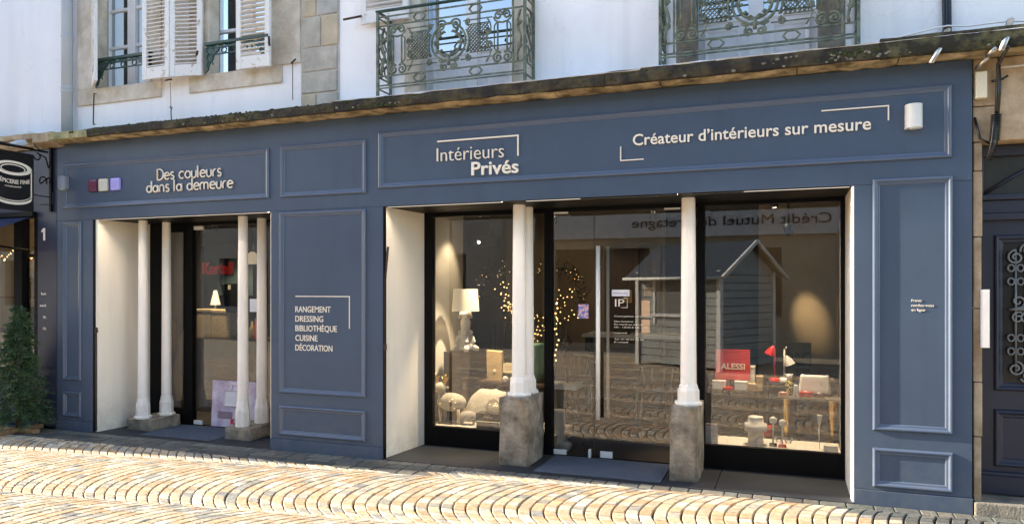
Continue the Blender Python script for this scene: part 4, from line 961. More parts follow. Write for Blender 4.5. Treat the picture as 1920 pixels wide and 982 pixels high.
# ------------------------------------------------------------------ interiors
def room(x0, x1, y0, y1, zc, wall, backwall=None, ceil=None):
    q = MB(); q.box(x0, x1, y0, y1, -.06, .002); struct(q.build('shop_floor', floor_m))
    q = MB(); q.box(x0, x1, y0, y1, zc, zc+.1); struct(q.build('shop_ceiling', ceil or taupe))
    q = MB(); q.box(x0-.05, x0, y0, y1, -.06, zc+.1); q.box(x1, x1+.05, y0, y1, -.06, zc+.1); struct(q.build('shop_wall', wall))
    q = MB(); q.box(x0-.05, x1+.05, y1, y1+.05, -.06, zc+.1); struct(q.build('shop_wall', backwall or wall))
room(-4.92, .68, .80, 6.5, 2.85, taupe, beigewall)
room(-8.34, -5.0, .80, 4.2, 2.75, beigewall, taupe)
q = MB(); q.box(-5.0, -3.72, .78, .84, 0, 2.8); q.box(.47, .70, .78, .84, 0, 2.8); q.box(-8.35, -7.42, .805, .84, 0, 2.8); struct(q.build('shop_wall', whitewall))
q = MB(); q.box(-3.80, -3.745, .842, 2.0, .0, 2.845); struct(q.build('shop_wall', whitewall))
q = MB(); q.box(-4.9, -3.7, 3.6, 3.65, 0, 2.84); q.box(-3.69, -1.7, 4.6, 4.65, .0, 2.84); struct(q.build('shop_wall', beigewall))
q = MB(); q.box(-.36, .66, 3.25, 3.30, 0, 2.84); struct(q.build('shop_wall', M('ochre_wall', (.34, .26, .16), .8, .1, 2)))
wp = thing('wall_panelling', (.56, 1.7, 0), 'tall dark brown timber panels along the shop wall behind the toaster', 'panelling')
for i in range(5):
    q = MB(); q.bev(.50+.02*(i % 2), .66, .95+i*.44, 1.37+i*.44, .01, 2.6, .006); q.build('panel', darkwood if i % 2 else midwood, wp)
# display platforms
q = MB(); q.bev(-3.74, -2.21, .81, 1.50, .05, .168, .004); tag(q.build('display_platform', whitewall, at=(-3, 1.2, 0)), 'pale display platform under the reindeer figure', 'platform')
q = MB(); q.bev(-.72, .42, .81, 1.30, .05, .198, .004); tag(q.build('display_platform', whitewall, at=(-.1, 1, 0)), 'pale display platform with white canister in the red sign window', 'platform')
# table lamp on pedestal
q = MB(); q.bev(-3.64, -3.42, 1.24, 1.46, .168, .94, .004); tag(q.build('pedestal', M('brown_pedestal', (.12, .10, .085), .4, .2, 6), at=(-3.53, 1.35, .17)), 'tall dark brown pedestal carrying the white table lamp', 'pedestal')
tl = thing('table_lamp', (-3.415, 1.35, .94), 'white baroque table lamp with lit drum shade in the reindeer window', 'lamp')
lx, ly = -3.42, 1.35
q = MB(); q.lathe([(.155, 1.392), (.135, 1.64)], (lx, ly, 0), 32, caps=False)
m, t, N, L = nt('lit_shade'); out = N('ShaderNodeOutputMaterial'); b = N('ShaderNodeBsdfPrincipled'); b.inputs['Base Color'].default_value = (.72, .66, .55, 1); b.inputs['Roughness'].default_value = .8
b.inputs['Emission Color'].default_value = (1., .80, .52, 1); b.inputs['Emission Strength'].default_value = .42; L(b.outputs[0], out.inputs[0]); shade_m = m
q.build('lamp_shade', shade_m, tl)
q = MB(); q.lathe([(.05, 1.40), (.07, 1.37), (.075, 1.345), (.045, 1.335), (.045, 1.30), (.058, 1.27), (.05, 1.16), (.07, 1.12), (.085, 1.09), (.062, 1.075), (.068, 1.04), (.08, 1.0), (.07, .965)], (lx, ly, 0), 14)
for a in range(4):
    an = a*PI/2+.5; d = Vector((math.cos(an), math.sin(an), 0)); c_ = Vector((lx, ly, 0))
    q.tube([c_+d*.03+Vector((0, 0, 1.13)), c_+d*.075+Vector((0, 0, 1.09)), c_+d*.08+Vector((0, 0, 1.045)), c_+d*.06+Vector((0, 0, 1.02)), c_+d*.09+Vector((0, 0, .985)), c_+d*.13+Vector((0, 0, .965)), c_+d*.13+Vector((0, 0, .945))], [.028, .03, .032, .03, .038, .032, .02], 8)
    q.sphere(c_+d*.085+Vector((0, 0, 1.05)), .032, 8, 6); q.sphere(c_+d*.06+Vector((0, 0, 1.15)), .026, 8, 6); q.sphere(c_+d*.06+Vector((0, 0, 1.33)), .02, 8, 6)
q.build('lamp_base', white_m, tl)
# reindeer
rn = thing('reindeer_figure', (-3.5, 1.15, .17), 'cream fleece reindeer figure with glittering gold antlers in the reindeer window', 'figure')
q = MB(); q.sphere((-3.50, 1.15, .395), .12, 18, 12, (1.45, .8, .85)); q.tube([(-3.60, 1.15, .44), (-3.625, 1.14, .50), (-3.625, 1.13, .535)], [.06, .05, .045], 10); q.sphere((-3.625, 1.12, .55), .068, 14, 9, (1, 1.05, .95)); q.build('body', fur, rn)
q = MB(); q.sphere((-3.655, 1.07, .515), .034, 12, 8, (1, 1.2, .9)); q.build('muzzle', M('tan_felt', (.5, .36, .22), .9), rn)
q = MB()
for x in (-3.665, -3.60): q.sphere((x, 1.068, .548), .008, 8, 6)
q.build('eyes', blackp, rn)
for x, y in ((-3.61, 1.09), (-3.39, 1.09), (-3.61, 1.21), (-3.39, 1.21)):
    q = MB(); q.tube([(x, y, .33), (x+.005, y, .169)], [.022, .014], 8); q.build('leg', M('pale_wood', (.55, .4, .26), .6), rn)
for s_ in (-1, 1):
    q = MB(); bx_ = -3.625+s_*.03
    q.tube([(bx_, 1.13, .58), (bx_+s_*.03, 1.13, .62), (bx_+s_*.035, 1.13, .70)], .015, 6); q.tube([(bx_+s_*.03, 1.13, .62), (bx_+s_*.065, 1.13, .665)], .013, 6); q.tube([(bx_+s_*.018, 1.13, .605), (bx_-s_*.012, 1.13, .675)], .012, 6); q.build('antler', gold, rn)
    q = MB(); q.sphere((-3.625+s_*.07, 1.13, .555), .024, 8, 6, (1.4, .5, .7)); q.build('ear', fur, rn)
q = MB(); rd = random.Random(5)
for _ in range(6): q.sphere((-3.50+rd.uniform(-.1, .1), 1.055, .39+rd.uniform(-.06, .06)), .004, 6, 4)
q.build('lights', bulb, rn)
q = MB(); q.sphere((-3.29, 1.12, .255), .075, 14, 9, (1.3, .9, .8)); q.lathe([(.018, 0), (.014, .04)], (-3.37, 1.12, .169), 8); q.lathe([(.018, 0), (.014, .04)], (-3.22, 1.12, .169), 8)
tag(q.build('fleece_stool', greyfur, at=(-3.29, 1.12, .17)), 'small grey fleece lamb figure on the platform beside the reindeer', 'figure')
# fleece cushion
q = MB(); bm = bmesh.new(); bmesh.ops.create_uvsphere(bm, u_segments=24, v_segments=16, radius=1)
for v in bm.verts:
    c = v.co; sx_ = math.copysign(abs(c.x)**.55, c.x); sz_ = math.copysign(abs(c.z)**.55, c.z)
    v.co = Vector((-3.18+sx_*.22, 1.36+c.y*.075+.06*(sz_), .35+sz_*.165))+Vector((.05*sz_, 0, .012*math.sin(sx_*9)))
bm.verts.index_update(); q.add([v.co.copy() for v in bm.verts], [[v.index for v in f.verts] for f in bm.faces], True); bm.free()
tag(q.build('cushion', fur, at=(-3.18, 1.36, .17)), 'cream fleece cushion leaning behind the reindeer', 'cushion')
gb = thing('gift_box', (-2.99, 1.03, .17), 'black gift box with gold band and white lettering in the reindeer window', 'box')
q = MB(); q.bev(-3.125, -2.86, .97, 1.12, .169, .235, .004); q.build('body', M('dark_grey_box', (.06, .055, .05), .5), gb)
q = MB(); q.bev(-3.13, -2.855, .965, 1.125, .242, .325, .004); q.build('lid', blackp, gb)
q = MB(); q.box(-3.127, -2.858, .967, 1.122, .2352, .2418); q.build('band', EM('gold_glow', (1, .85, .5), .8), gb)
q = MB(); write(q, 'BIALETTI', -3.04, -2.95, .275, .02, .9648, .001); q.tube([(-3.0+.03*math.cos(a), .9645, .305+.008*math.sin(a)) for a in [i*PI/6 for i in range(13)]], .0012, 4); q.build('lettering', letterw, gb)
q = MB(); rd = random.Random(6)
for i in range(8): q.sphere((-3.02+rd.uniform(-.06, .06), 1.2+rd.uniform(-.04, .04), .37+rd.uniform(-.03, .05)), .0045, 6, 4)
g2 = thing('glass_dome', (-3.02, 1.2, .17), 'small glass dome of tiny lights behind the black gift box', 'ornament'); q.build('lights', bulb, g2)
q = MB(); q.lathe([(.04, 0), (.042, .14), (.085, .15), (.09, .2), (.05, .26), (.005, .28)], (-3.02, 1.2, .169), 16); q.build('dome', GLASS('clear_glass', (.97, .97, .97), .02, .5), g2)
# low table with bag, car and plant pot
tb = thing('low_table', (-2.95, 1.65, 0), 'low dark table behind the reindeer window carrying paper bag and plant pot', 'table')
q = MB(); q.bev(-3.32, -2.35, 1.45, 1.95, .56, .60, .005); q.build('table_top', darkwood, tb)
for x, y in ((-3.28, 1.5), (-2.4, 1.5), (-3.28, 1.9), (-2.4, 1.9)): q = MB(); q.bev(x-.02, x+.02, y-.02, y+.02, .003, .56, .003); q.build('leg', darkwood, tb)
bg = thing('paper_bag', (-3.16, 1.62, .6), 'brown paper bag with white seal on the low table in the reindeer window', 'bag')
q = MB(); q.add([(-3.25, 1.57, .6), (-3.07, 1.57, .6), (-3.07, 1.68, .6), (-3.25, 1.68, .6), (-3.27, 1.60, .93), (-3.08, 1.60, .92), (-3.08, 1.65, .93), (-3.27, 1.65, .94)], [(0, 3, 2, 1), (4, 5, 6, 7), (0, 1, 5, 4), (1, 2, 6, 5), (2, 3, 7, 6), (3, 0, 4, 7)]); q.build('body', card, bg)
q = MB(); q.sphere((-3.16, 1.575, .70), .02, 10, 6, (1, .2, 1.3)); q.build('seal', letterw, bg)
tc_ = thing('toy_car', (-2.94, 1.52, .6), 'small yellow and white toy van beside the paper bag in the reindeer window', 'toy')
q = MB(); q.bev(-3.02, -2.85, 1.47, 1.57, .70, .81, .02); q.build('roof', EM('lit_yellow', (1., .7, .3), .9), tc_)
q = MB(); q.bev(-3.02, -2.85, 1.47, 1.57, .63, .699, .01); q.build('body', blackp, tc_)
for x in (-2.98, -2.89): q = MB(); q.xf = lambda v, x=x: Vector((x+v.x, 1.466-v.z, .635+v.y)); q.lathe([(.033, 0), (.033, .02), (.012, .024)], (0, 0, 0), 16); q.build('wheel', white_m, tc_)
q = MB(); write(q, 'ROULEZ', -2.99, -2.88, .765, .016, 1.469, .001); write(q, 'JEUNESSE', -2.985, -2.885, .735, .016, 1.469, .001); q.build('lettering', red_m, tc_)
pp_ = thing('plant_pot', (-2.72, 1.65, .6), 'pale green face shaped pot with bare twigs wound in warm string lights', 'plant pot')
q = MB(); q.lathe([(.09, 0), (.13, .06), (.17, .16), (.19, .28), (.165, .40), (.17, .43), (.15, .43)], (-2.72, 1.65, .601), 24); q.sphere((-2.78, 1.485, .80), .035, 8, 6, (.7, 1, 1.3)); q.sphere((-2.9, 1.62, .83), .05, 8, 6, (.6, .8, 1.2)); q.sphere((-2.54, 1.62, .83), .05, 8, 6, (.6, .8, 1.2)); q.build('pot', M('celadon', (.20, .38, .27), .3, .2, 6), pp_)
q = MB(); q2 = MB(); rd = random.Random(12)
for i in range(9):
    a = rd.uniform(0, 2*PI); p = Vector((-2.72, 1.65, 1.02)); pts = [p.copy()]
    d = Vector((math.cos(a)*.35, math.sin(a)*.35, 1)).normalized()
    for k in range(7):
        d = (d+Vector((rd.gauss(0, .22), rd.gauss(0, .22), rd.gauss(-.02, .1)))).normalized(); p = p+d*.10; pts.append(p.copy())
        for _ in range(3): q2.sphere(p+Vector((rd.gauss(0, .03), rd.gauss(0, .03), rd.gauss(0, .04))), rd.uniform(.0045, .0075), 6, 4)
    q.tube(pts, [.007-.0008*k for k in range(8)], 5)
q.build('twigs', darkwood, pp_); q2.build('lights', bulb, pp_)
# hanging light garland behind
ga = thing('light_garland', (-3.0, 2.4, 1.2), 'arched twig garland of tiny warm lights deep in the shop behind the columns', 'lights')
q = MB(); q2 = MB(); rd = random.Random(14)
arch = [(-3.72, 1.35), (-3.70, 1.65), (-3.6, 1.86), (-3.35, 1.90), (-3.0, 1.88), (-2.7, 1.9), (-2.45, 1.86), (-2.36, 1.65), (-2.37, 1.4)]
for (x0, z0), (x1, z1) in zip(arch, arch[1:]):
    for k in range(30):
        f = rd.random(); p = Vector((x0+(x1-x0)*f+rd.gauss(0, .035), 2.4+rd.gauss(0, .06), z0+(z1-z0)*f+rd.gauss(0, .045)))
        q.tube([p, p+Vector((rd.gauss(0, .05), rd.gauss(0, .05), rd.gauss(0, .05)))], .005, 4)
        if k % 4 == 0: q2.sphere(p, .0042, 5, 4)
q.build('twigs', M('garland_twig', (.05, .045, .025), .8), ga); q2.build('lights', bulb, ga)
st2 = thing('light_strand', (-2.5, 2.0, 1.0), 'vertical strand of larger warm lights hanging behind the glass door', 'lights')
q = MB(); q2 = MB(); rd = random.Random(15)
for i in range(12):
    z = .82+.06*i; q2.sphere((-2.53+rd.gauss(0, .025), 1.9+rd.gauss(0, .03), z), .010, 6, 4)
q.tube([(-2.53, 1.9, .6), (-2.53, 1.9, 1.5)], .006, 5); q.build('wire', darkwood, st2); q2.build('lights', bulb, st2)
# wooden settle and dark chest behind the table
q = MB()
for i in range(14): q.bev(-3.62+i*.075, -3.57+i*.075, 2.6, 2.63, .55, 1.22+.06*math.sin(i*.7), .004)
q.bev(-3.65, -2.55, 2.58, 2.66, .50, .56, .005); q.bev(-3.65, -2.55, 2.6, 3.0, .02, .5, .01)
tag(q.build('slatted_bench', M('grey_wood', (.10, .085, .07), .6, .3, 8, stretch=(5, 5, .5)), at=(-3.1, 2.7, 0)), 'dark slatted bench deep in the shop behind the white lamp', 'bench')
pr = thing('track_spot', (-3.5, 2.3, 2.3), 'black projector spotlight hanging from a bracket above the white lamp', 'lamp')
q = MB(); q.tube([(-3.5, 2.3, 2.85), (-3.5, 2.3, 2.30)], .012, 6); q.bev(-3.75, -3.40, 2.2, 2.38, 2.16, 2.30, .01); q.build('housing', blackp, pr)
q = MB(); q.sphere((-3.62, 2.195, 2.22), .018, 8, 6); q.build('lens', spotem, pr)
# umbrella stand like a pair of boots
bs = thing('boot_stand', (-2.22, 1.0, .0), 'white rubber boot shaped stand just inside the glass door', 'boot')
q = MB(); q.lathe([(.078, .09), (.075, .2), (.07, .36), (.076, .405), (.066, .405), (.06, .37)], (-2.225, 1.0, 0), 20); q.sphere((-2.225, 1.0, .085), .08, 16, 10, (1, 1, .8)); q.sphere((-2.145, .97, .058), .07, 16, 9, (1.15, .9, .7)); q.bev(-2.30, -2.09, .91, 1.07, .004, .03, .012); q.build('boot', white_m, bs)
sh = thing('console_table', (-2.2, 1.25, .0), 'narrow console with white top just inside the glass door', 'table')
q = MB(); q.bev(-2.40, -2.06, 1.1, 1.4, .60, .65, .004); q.build('table_top', white_m, sh)
for x in (-2.38, -2.1): q = MB(); q.tube([(x, 1.15, .6), (x+.08, 1.25, .01)], .012, 6); q.build('leg', darkwood, sh)
q = MB(); q.lathe([(.02, 0), (.022, .15), (.075, .16), (.065, .3), (.01, .38), (.06, .42), (.005, .52)], (-2.2, 1.25, .651), 14); tag(q.build('bottle_ornament', M('brown_glass', (.08, .04, .02), .3), at=(-2.2, 1.25, .65)), 'dark brown ornament on the console inside the glass door', 'ornament')
# desk, shelves and lit niches at the back
dk = thing('desk', (-2.0, 3.6, 0), 'pale desk with slim legs deep inside the shop behind the glass door', 'desk')
q = MB(); q.bev(-2.6, -1.2, 3.3, 3.9, 1.0, 1.04, .004); q.build('desk_top', white_m, dk)
for x in (-2.55, -1.25): q = MB(); q.bev(x-.03, x+.03, 3.4, 3.8, .003, 1.0, .003); q.build('leg', blackp, dk)
q = MB(); q.bev(-2.2, -1.9, 3.45, 3.5, 1.06, 1.3, .006); q.bev(-2.12, -1.98, 3.42, 3.55, 1.041, 1.06, .003); tag(q.build('monitor', blackp, at=(-2.05, 3.5, 1.04)), 'black monitor on the pale desk behind the door lettering', 'monitor')
cab = thing('wall_cabinet', (-2.1, 4.5, 0), 'dark cabinet with two warm lit niches on the back wall', 'cabinet')
q = MB(); q.bev(-2.5, -2.06, 4.42, 4.598, .01, 2.3, .005); q.bev(-1.88, -1.74, 4.42, 4.598, .01, 2.3, .005); q.box(-2.06, -1.88, 4.57, 4.598, .01, 2.3); q.build('body', darkwood, cab)
q = MB(); q.box(-2.04, -1.92, 4.55, 4.568, .98, 1.19); q.box(-2.04, -1.92, 4.55, 4.568, 1.24, 1.47); q.build('lit_niche', EM('niche_glow', (1., .55, .28), .5), cab)
for x0, x1, z0, z1, lb in ((-2.26, -2.15, 1.44, 1.62, 'taller gold framed picture on the back wall'), (-1.97, -1.86, 1.54, 1.66, 'shorter gold framed picture on the back wall')):
    t_ = thing('picture', ((x0+x1)/2, 4.40, z0), lb, 'picture'); q = MB(); q.bev(x0, x1, 4.395, 4.415, z0, z1, .004); q.build('frame', M('gold_paint', (.5, .36, .14), .4), t_); q = MB(); q.box(x0+.015, x1-.015, 4.39, 4.3945, z0+.015, z1-.015); q.build('canvas', midwood, t_)
def chair(x, y, rot, label):
    t_ = thing('armchair', (x, y, 0), label, 'chair', 'pale chairs deep in the shop'); X_ = lambda v: Matrix.Rotation(rot, 3, 'Z') @ v+Vector((x, y, 0))
    pm = M('pale_chair', (.42, .38, .3), .4)
    for lx_, ly_ in ((-.2, -.2), (.2, -.2), (-.2, .2), (.2, .2)): q = MB(); q.xf = X_; q.tube([(lx_, ly_, .003), (lx_*.85, ly_*.85, .45)], .014, 6); q.build('leg', pm, t_)
    q = MB(); q.xf = X_; q.bev(-.22, .22, -.22, .22, .45, .475, .012); q.build('seat', pm, t_)
    q = MB(); q.xf = X_; q.tube([(-.27, -.15, .66), (-.25, .12, .68)]+[(.25*math.cos(a), .12+.16*math.sin(a), .72+.05*math.sin(a)) for a in [PI-i*PI/8 for i in range(9)]]+[(.27, -.15, .66)], .016, 6)
    for a in (-.8, -.3, .3, .8): q.tube([(.2*math.sin(a), .2, .47), (.25*math.sin(a), .12+.16*math.cos(a), .74)], .010, 6)
    q.build('backrest', pm, t_)
chair(-1.5, 2.5, R(200), 'pale armchair facing the door, behind the lone column'); chair(-2.6, 3.0, R(20), 'pale armchair beside the desk deep in the shop')
# right window: shelf with red sign, lamps, toaster
cn = thing('console_table', (-.55, 1.75, 0), 'dark console holding the red sign in the red sign window', 'table')
q = MB(); q.bev(-.80, -.29, 1.55, 1.95, .58, .612, .004); q.build('table_top', darkwood, cn)
q = MB(); q.bev(-.76, -.33, 1.6, 1.93, .004, .58, .004); q.build('cabinet', taupe, cn)
sg = thing('brand_sign', (-.55, 1.72, .61), 'red square sign with white capitals standing on white boxes in the red sign window', 'sign')
q = MB(); q.bev(-.735, -.385, 1.715, 1.735, .70, 1.015, .003); q.build('board', redp, sg)
q = MB(); write(q, 'ALESSI', -.675, -.435, .812, .062, 1.7145, .004, .02); q.build('lettering', letterw, sg)
for i, (x0, x1, y0, z0, z1, mt_, lb) in enumerate(((-.75, -.62, 1.60, .613, .70, white_m, 'white box under the red sign beside the flat red one'), (-.53, -.41, 1.60, .613, .70, white_m, 'white box under the red sign beside the tan one'), (-.40, -.31, 1.62, .613, .68, card, 'small tan box at the end of the red sign shelf'), (-.64, -.55, 1.56, .613, .64, red_m, 'flat red box in front of the white boxes under the sign'))):
    t_ = thing('product_box', ((x0+x1)/2, y0, z0), lb, 'box'); q = MB(); q.bev(x0, x1, y0, y0+.1, z0, z1-.012, .003); q.build('body', mt_, t_); q = MB(); q.bev(x0-.003, x1+.003, y0-.003, y0+.103, z1-.0118, z1, .003); q.build('lid', mt_, t_)
tb2 = thing('low_table', (.15, 1.5, 0), 'low round edged table with gold conical leg in the red sign window', 'table')
q = MB(); q.bev(-.11, .45, 1.33, 1.66, .585, .605, .008); q.build('table_top', taupe, tb2)
for x in (-.04, .38): q = MB(); q.lathe([(.012, .01), (.05, .585)], (x, 1.45, 0), 16); q.build('leg', gold, tb2)
sd = thing('side_table', (-.06, 1.82, 0), 'black side table under the two desk lamps', 'table')
q = MB(); q.bev(-.24, .10, 1.68, 1.98, .672, .70, .004); q.build('table_top', blackp, sd)
for x in (-.22, .08):
    for y in (1.7, 1.96): q = MB(); q.bev(x-.012, x+.012, y-.012, y+.012, .004, .672, .002); q.build('leg', blackp, sd)
def desk_lamp(x, y, z, mt_, head, label, h=.33):
    t_ = thing('desk_lamp', (x, y, z), label, 'lamp'); q = MB(); q.lathe([(.055, 0), (.055, .03), (.04, .038), (.012, .04)], (x, y, z), 20); q.build('base', mt_, t_)
    q = MB(); q.tube([(x, y, z+.03), (x+.002, y, z+h)], .009, 8); q.tube([(x+.002, y, z+h-.01), (x+head[0]*.5, y-.02, z+h+.02)], .006, 6); q.build('arm', mt_, t_)
    q = MB(); c_ = Vector((x+head[0], y-.03, z+head[1])); q.xf = lambda v: Matrix.Rotation(R(head[2]), 3, 'Y') @ v+c_; q.lathe([(.012, .07), (.02, .055), (.035, .03), (.052, -.03)], (0, 0, 0), 18, caps=False); q.build('lamp_shade', mt_, t_)
desk_lamp(-.15, 1.75, .701, red_m, (-.035, .30, 25), 'red desk lamp with conical shade on the black side table')
desk_lamp(-.055, 1.78, .701, white_m, (.045, .20, -22), 'white desk lamp with conical shade beside the red one')
bo = thing('corkscrew_figure', (-.01, 1.48, .606), 'yellow and black checked bottle shaped figure in the red sign window', 'figure')
mm, t, N, L = nt('check'); out = N('ShaderNodeOutputMaterial'); b = N('ShaderNodeBsdfPrincipled'); ck = N('ShaderNodeTexChecker'); ck.inputs['Scale'].default_value = 46; ck.inputs[1].default_value = (.7, .6, .12, 1); ck.inputs[2].default_value = (.02, .02, .02, 1); tc = N('ShaderNodeTexCoord'); L(tc.outputs['Object'], ck.inputs[0]); L(ck.outputs[0], b.inputs['Base Color']); L(b.outputs[0], out.inputs[0])
q = MB(); q.lathe([(.03, 0), (.032, .01), (.022, .03), (.036, .10), (.03, .135), (.012, .15)], (-.01, 1.48, .606), 18); q.build('body', mm, bo)
q = MB(); q.sphere((-.01, 1.48, .785), .026, 12, 8, (1.1, .8, 1.1)); q.sphere((-.038, 1.48, .80), .012, 8, 6); q.sphere((.018, 1.48, .80), .012, 8, 6); q.build('head', white_m, bo)
ts = thing('toaster', (.22, 1.55, .606), 'white two slot toaster on the low table in the red sign window', 'toaster')
q = MB(); bm = bmesh.new(); bmesh.ops.create_cube(bm, size=1)
for v in bm.verts: v.co = (.225+v.co.x*(.30 if v.co.z < 0 else .26), 1.56+v.co.y*(.15 if v.co.z < 0 else .12), .712+v.co.z*.185)
bmesh.ops.bevel(bm, geom=list(bm.edges), offset=.022, segments=4, affect='EDGES', profile=.5); bm.verts.index_update(); q.add([v.co.copy() for v in bm.verts], [[v.index for v in f.verts] for f in bm.faces]); bm.free(); q.build('body', white_m, ts)
q = MB(); q.bev(.12, .33, 1.53, 1.55, .803, .808, .002); q.bev(.12, .33, 1.57, 1.59, .803, .808, .002); q.build('slot', blackp, ts)
q = MB(); q.bev(.355, .395, 1.55, 1.57, .765, .78, .004); q.build('lever', satin, ts)
q = MB()
for z in (.65, .68, .71, .74): q.xf = None; q.sphere((.345, 1.487, z), .007, 8, 6)
q.build('buttons', satin, ts)
for x0, x1, y0, z1, mt_, lb in ((.09, .20, 1.36, .655, red_m, 'small red box before the white toaster'), (.21, .31, 1.37, .645, M('maroon', (.12, .015, .02), .4), 'small dark red tray before the white toaster'), (-.1, -.03, 1.36, .64, M('pink_box', (.6, .2, .2), .4), 'small pink tin on the low table corner'), (.03, .075, 1.38, .71, paper, 'small upright white price card before the toaster')):
    t_ = thing('product_box' if mt_ is not paper else 'price_card', ((x0+x1)/2, y0, .606), lb, 'box' if mt_ is not paper else 'card'); q = MB(); q.bev(x0, x1, y0, y0+(.08 if mt_ is not paper else .01), .606, z1, .004); q.build('body', mt_, t_)
    q = MB(); q.sphere(((x0+x1)/2, y0+.03, z1), .014, 8, 6, (1.3, 1, .6)); q.build('knob', satin if mt_ is not paper else paper, t_)
ez = thing('easel_board', (.1, 2.6, 0), 'black square artwork on dark easel legs behind the toaster', 'artwork')
q = MB(); q.bev(-.04, .22, 2.58, 2.61, .79, 1.045, .004); q.build('board', blackp, ez)
q = MB()
for i in range(5): q.tube([(.02+i*.035, 2.575, .95+.02*math.sin(i*2)), (.03+i*.035, 2.575, .86)], .004, 5)
q.build('drawing', M('grey_marks', (.2, .19, .18), .5), ez)
q = MB(); q.bev(.06, .2, 2.57, 2.64, .01, .789, .006); q.build('leg', blackp, ez)
for i, (x0, x1, y0, y1, z0, z1, mt_, lb) in enumerate(((-.72, -.60, 1.78, 1.9, .613, .80, white_m, 'tall white box behind the red sign, mostly hidden'), (-.46, -.34, 1.78, 1.92, .613, .84, white_m, 'tallest white box behind the red sign'), (-.32, -.26, 1.62, 1.72, .613, .76, card, 'narrow tan box standing beside the tallest white box'), (-.24, -.17, 1.40, 1.46, .199, .30, red_m, 'red cube box on the floor of the red sign window'))):
    t_ = thing('product_box', ((x0+x1)/2, y0, z0), lb, 'box'); q = MB(); q.bev(x0, x1, y0, y1, z0, z1-.02, .003); q.build('body', mt_, t_); q = MB(); q.bev(x0-.003, x1+.003, y0-.003, y1+.003, z1-.0198, z1, .003); q.build('lid', mt_, t_)
# front of the right window
cy_ = thing('canister', (-.30, 1.0, .198), 'white marbled canister with wide rim and lid on the red sign window platform', 'canister')
q = MB(); q.lathe([(.066, 0), (.07, .01), (.07, .12), (.10, .122), (.10, .19), (.07, .192), (.07, .235), (.064, .243)], (-.30, 1.0, .199), 26); q.build('body', M('marble', (.62, .61, .6), .35, .2, 7, .0, col2=(.75, .74, .72)), cy_)
q = MB(); q.lathe([(.068, 0), (.066, .012), (.01, .016)], (-.30, 1.0, .443), 26); q.build('lid', white_m, cy_)
for x, y, h, c_, lb in ((-.145, .97, .235, blackp, 'clear glass ornament on dark foot beside the white canister'), (-.065, .95, .22, red_m, 'clear glass ornament on red foot beside the white canister')):
    t_ = thing('glass_ornament', (x, y, .198), lb, 'ornament'); q = MB(); q.bev(x-.035, x+.035, y-.03, y+.03, .1985, .222, .006); q.build('base', c_, t_)
    q = MB(); q.tube([(x, y, .22), (x, y, .198+h-.03)], .008, 8); q.build('stem', satin, t_)
    q = MB(); q.sphere((x, y, .198+h), .034, 14, 9, (1, .6, 1)); q.build('disc', white_m, t_)
    q = MB(); q.lathe([(.02, .0), (.035, .03), (.04, .06)], (x+.05, y+.03, .225), 14, caps=False); q.build('cup', GLASS('cup_glass', (.9, .9, .9), .12, 1.2), t_)
t_ = thing('tasting_card', (-.68, .86, .198), 'white printed card on the window platform next to the lone granite block', 'card')
q = MB(); q.bev(-.745, -.63, .86, .866, .20, .39, .001); q.build('sheet', paper, t_)
q = MB(); q.box(-.725, -.66, .8585, .8595, .365, .375); q.build('heading', red_m, t_)
q = MB()
for i in range(7): q.box(-.73, -.65-.01*(i % 3), .8585, .8595, .22+i*.018, .2235+i*.018)
q.build('print', M('grey_ink', (.4, .4, .42), .7), t_)
q = MB(); q.lathe([(.003, 0), (.03, .135)], (.245, .98, .37), 3, caps=True, smooth=False); q.tube([(.25, .98, .2), (.245, .98, .38)], .004, 5); tag(q.build('paper_cone', white_m, at=(.245, .98, .2)), 'slim white cone on a stick near the edge of the red sign window', 'ornament')
t_ = thing('price_card', (.34, .9, .198), 'small white card at the platform end beyond the white cone', 'card'); q = MB(); q.bev(.28, .40, .88, .886, .1985, .25, .001); q.build('body', paper, t_)
# left shop
kt = thing('brand_sign', (-7.44, 1.9, 1.8), 'red bold lettering on a dark teal panel inside the narrow entrance', 'sign')
q = MB(); q.bev(-7.75, -6.85, 1.93, 1.96, 1.55, 2.25, .004); q.build('panel', M('teal_panel', (.02, .035, .04), .5), kt)
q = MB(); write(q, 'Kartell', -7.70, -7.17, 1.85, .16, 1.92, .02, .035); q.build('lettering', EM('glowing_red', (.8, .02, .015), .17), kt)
ct = thing('counter', (-7.2, 1.7, 0), 'dark counter with paper boxes inside the narrow entrance', 'counter')
q = MB(); q.bev(-7.75, -6.45, 1.5, 1.9, .95, .99, .004); q.build('counter_top', darkwood, ct)
q = MB(); q.bev(-7.7, -6.5, 1.55, 1.88, .004, .95, .004); q.build('cabinet', taupe, ct)
for x0, x1, z1, mt_, lb in ((-7.56, -7.20, 1.37, M('beige_box', (.42, .34, .2), .8), 'beige box on the dark counter beside the straw basket'), (-7.19, -6.87, 1.36, wick, 'straw coloured lidded basket on the dark counter')):
    t_ = thing('storage_box', ((x0+x1)/2, 1.6, .99), lb, 'box'); q = MB(); q.bev(x0, x1, 1.52, 1.8, .991, z1-.04, .01); q.build('body', mt_, t_); q = MB(); q.bev(x0-.006, x1+.006, 1.514, 1.806, z1-.039, z1, .008); q.build('lid', mt_, t_)
sb = thing('shopping_bag', (-6.83, 1.6, .99), 'glossy black bag with small white tag hanging inside the narrow entrance', 'bag')
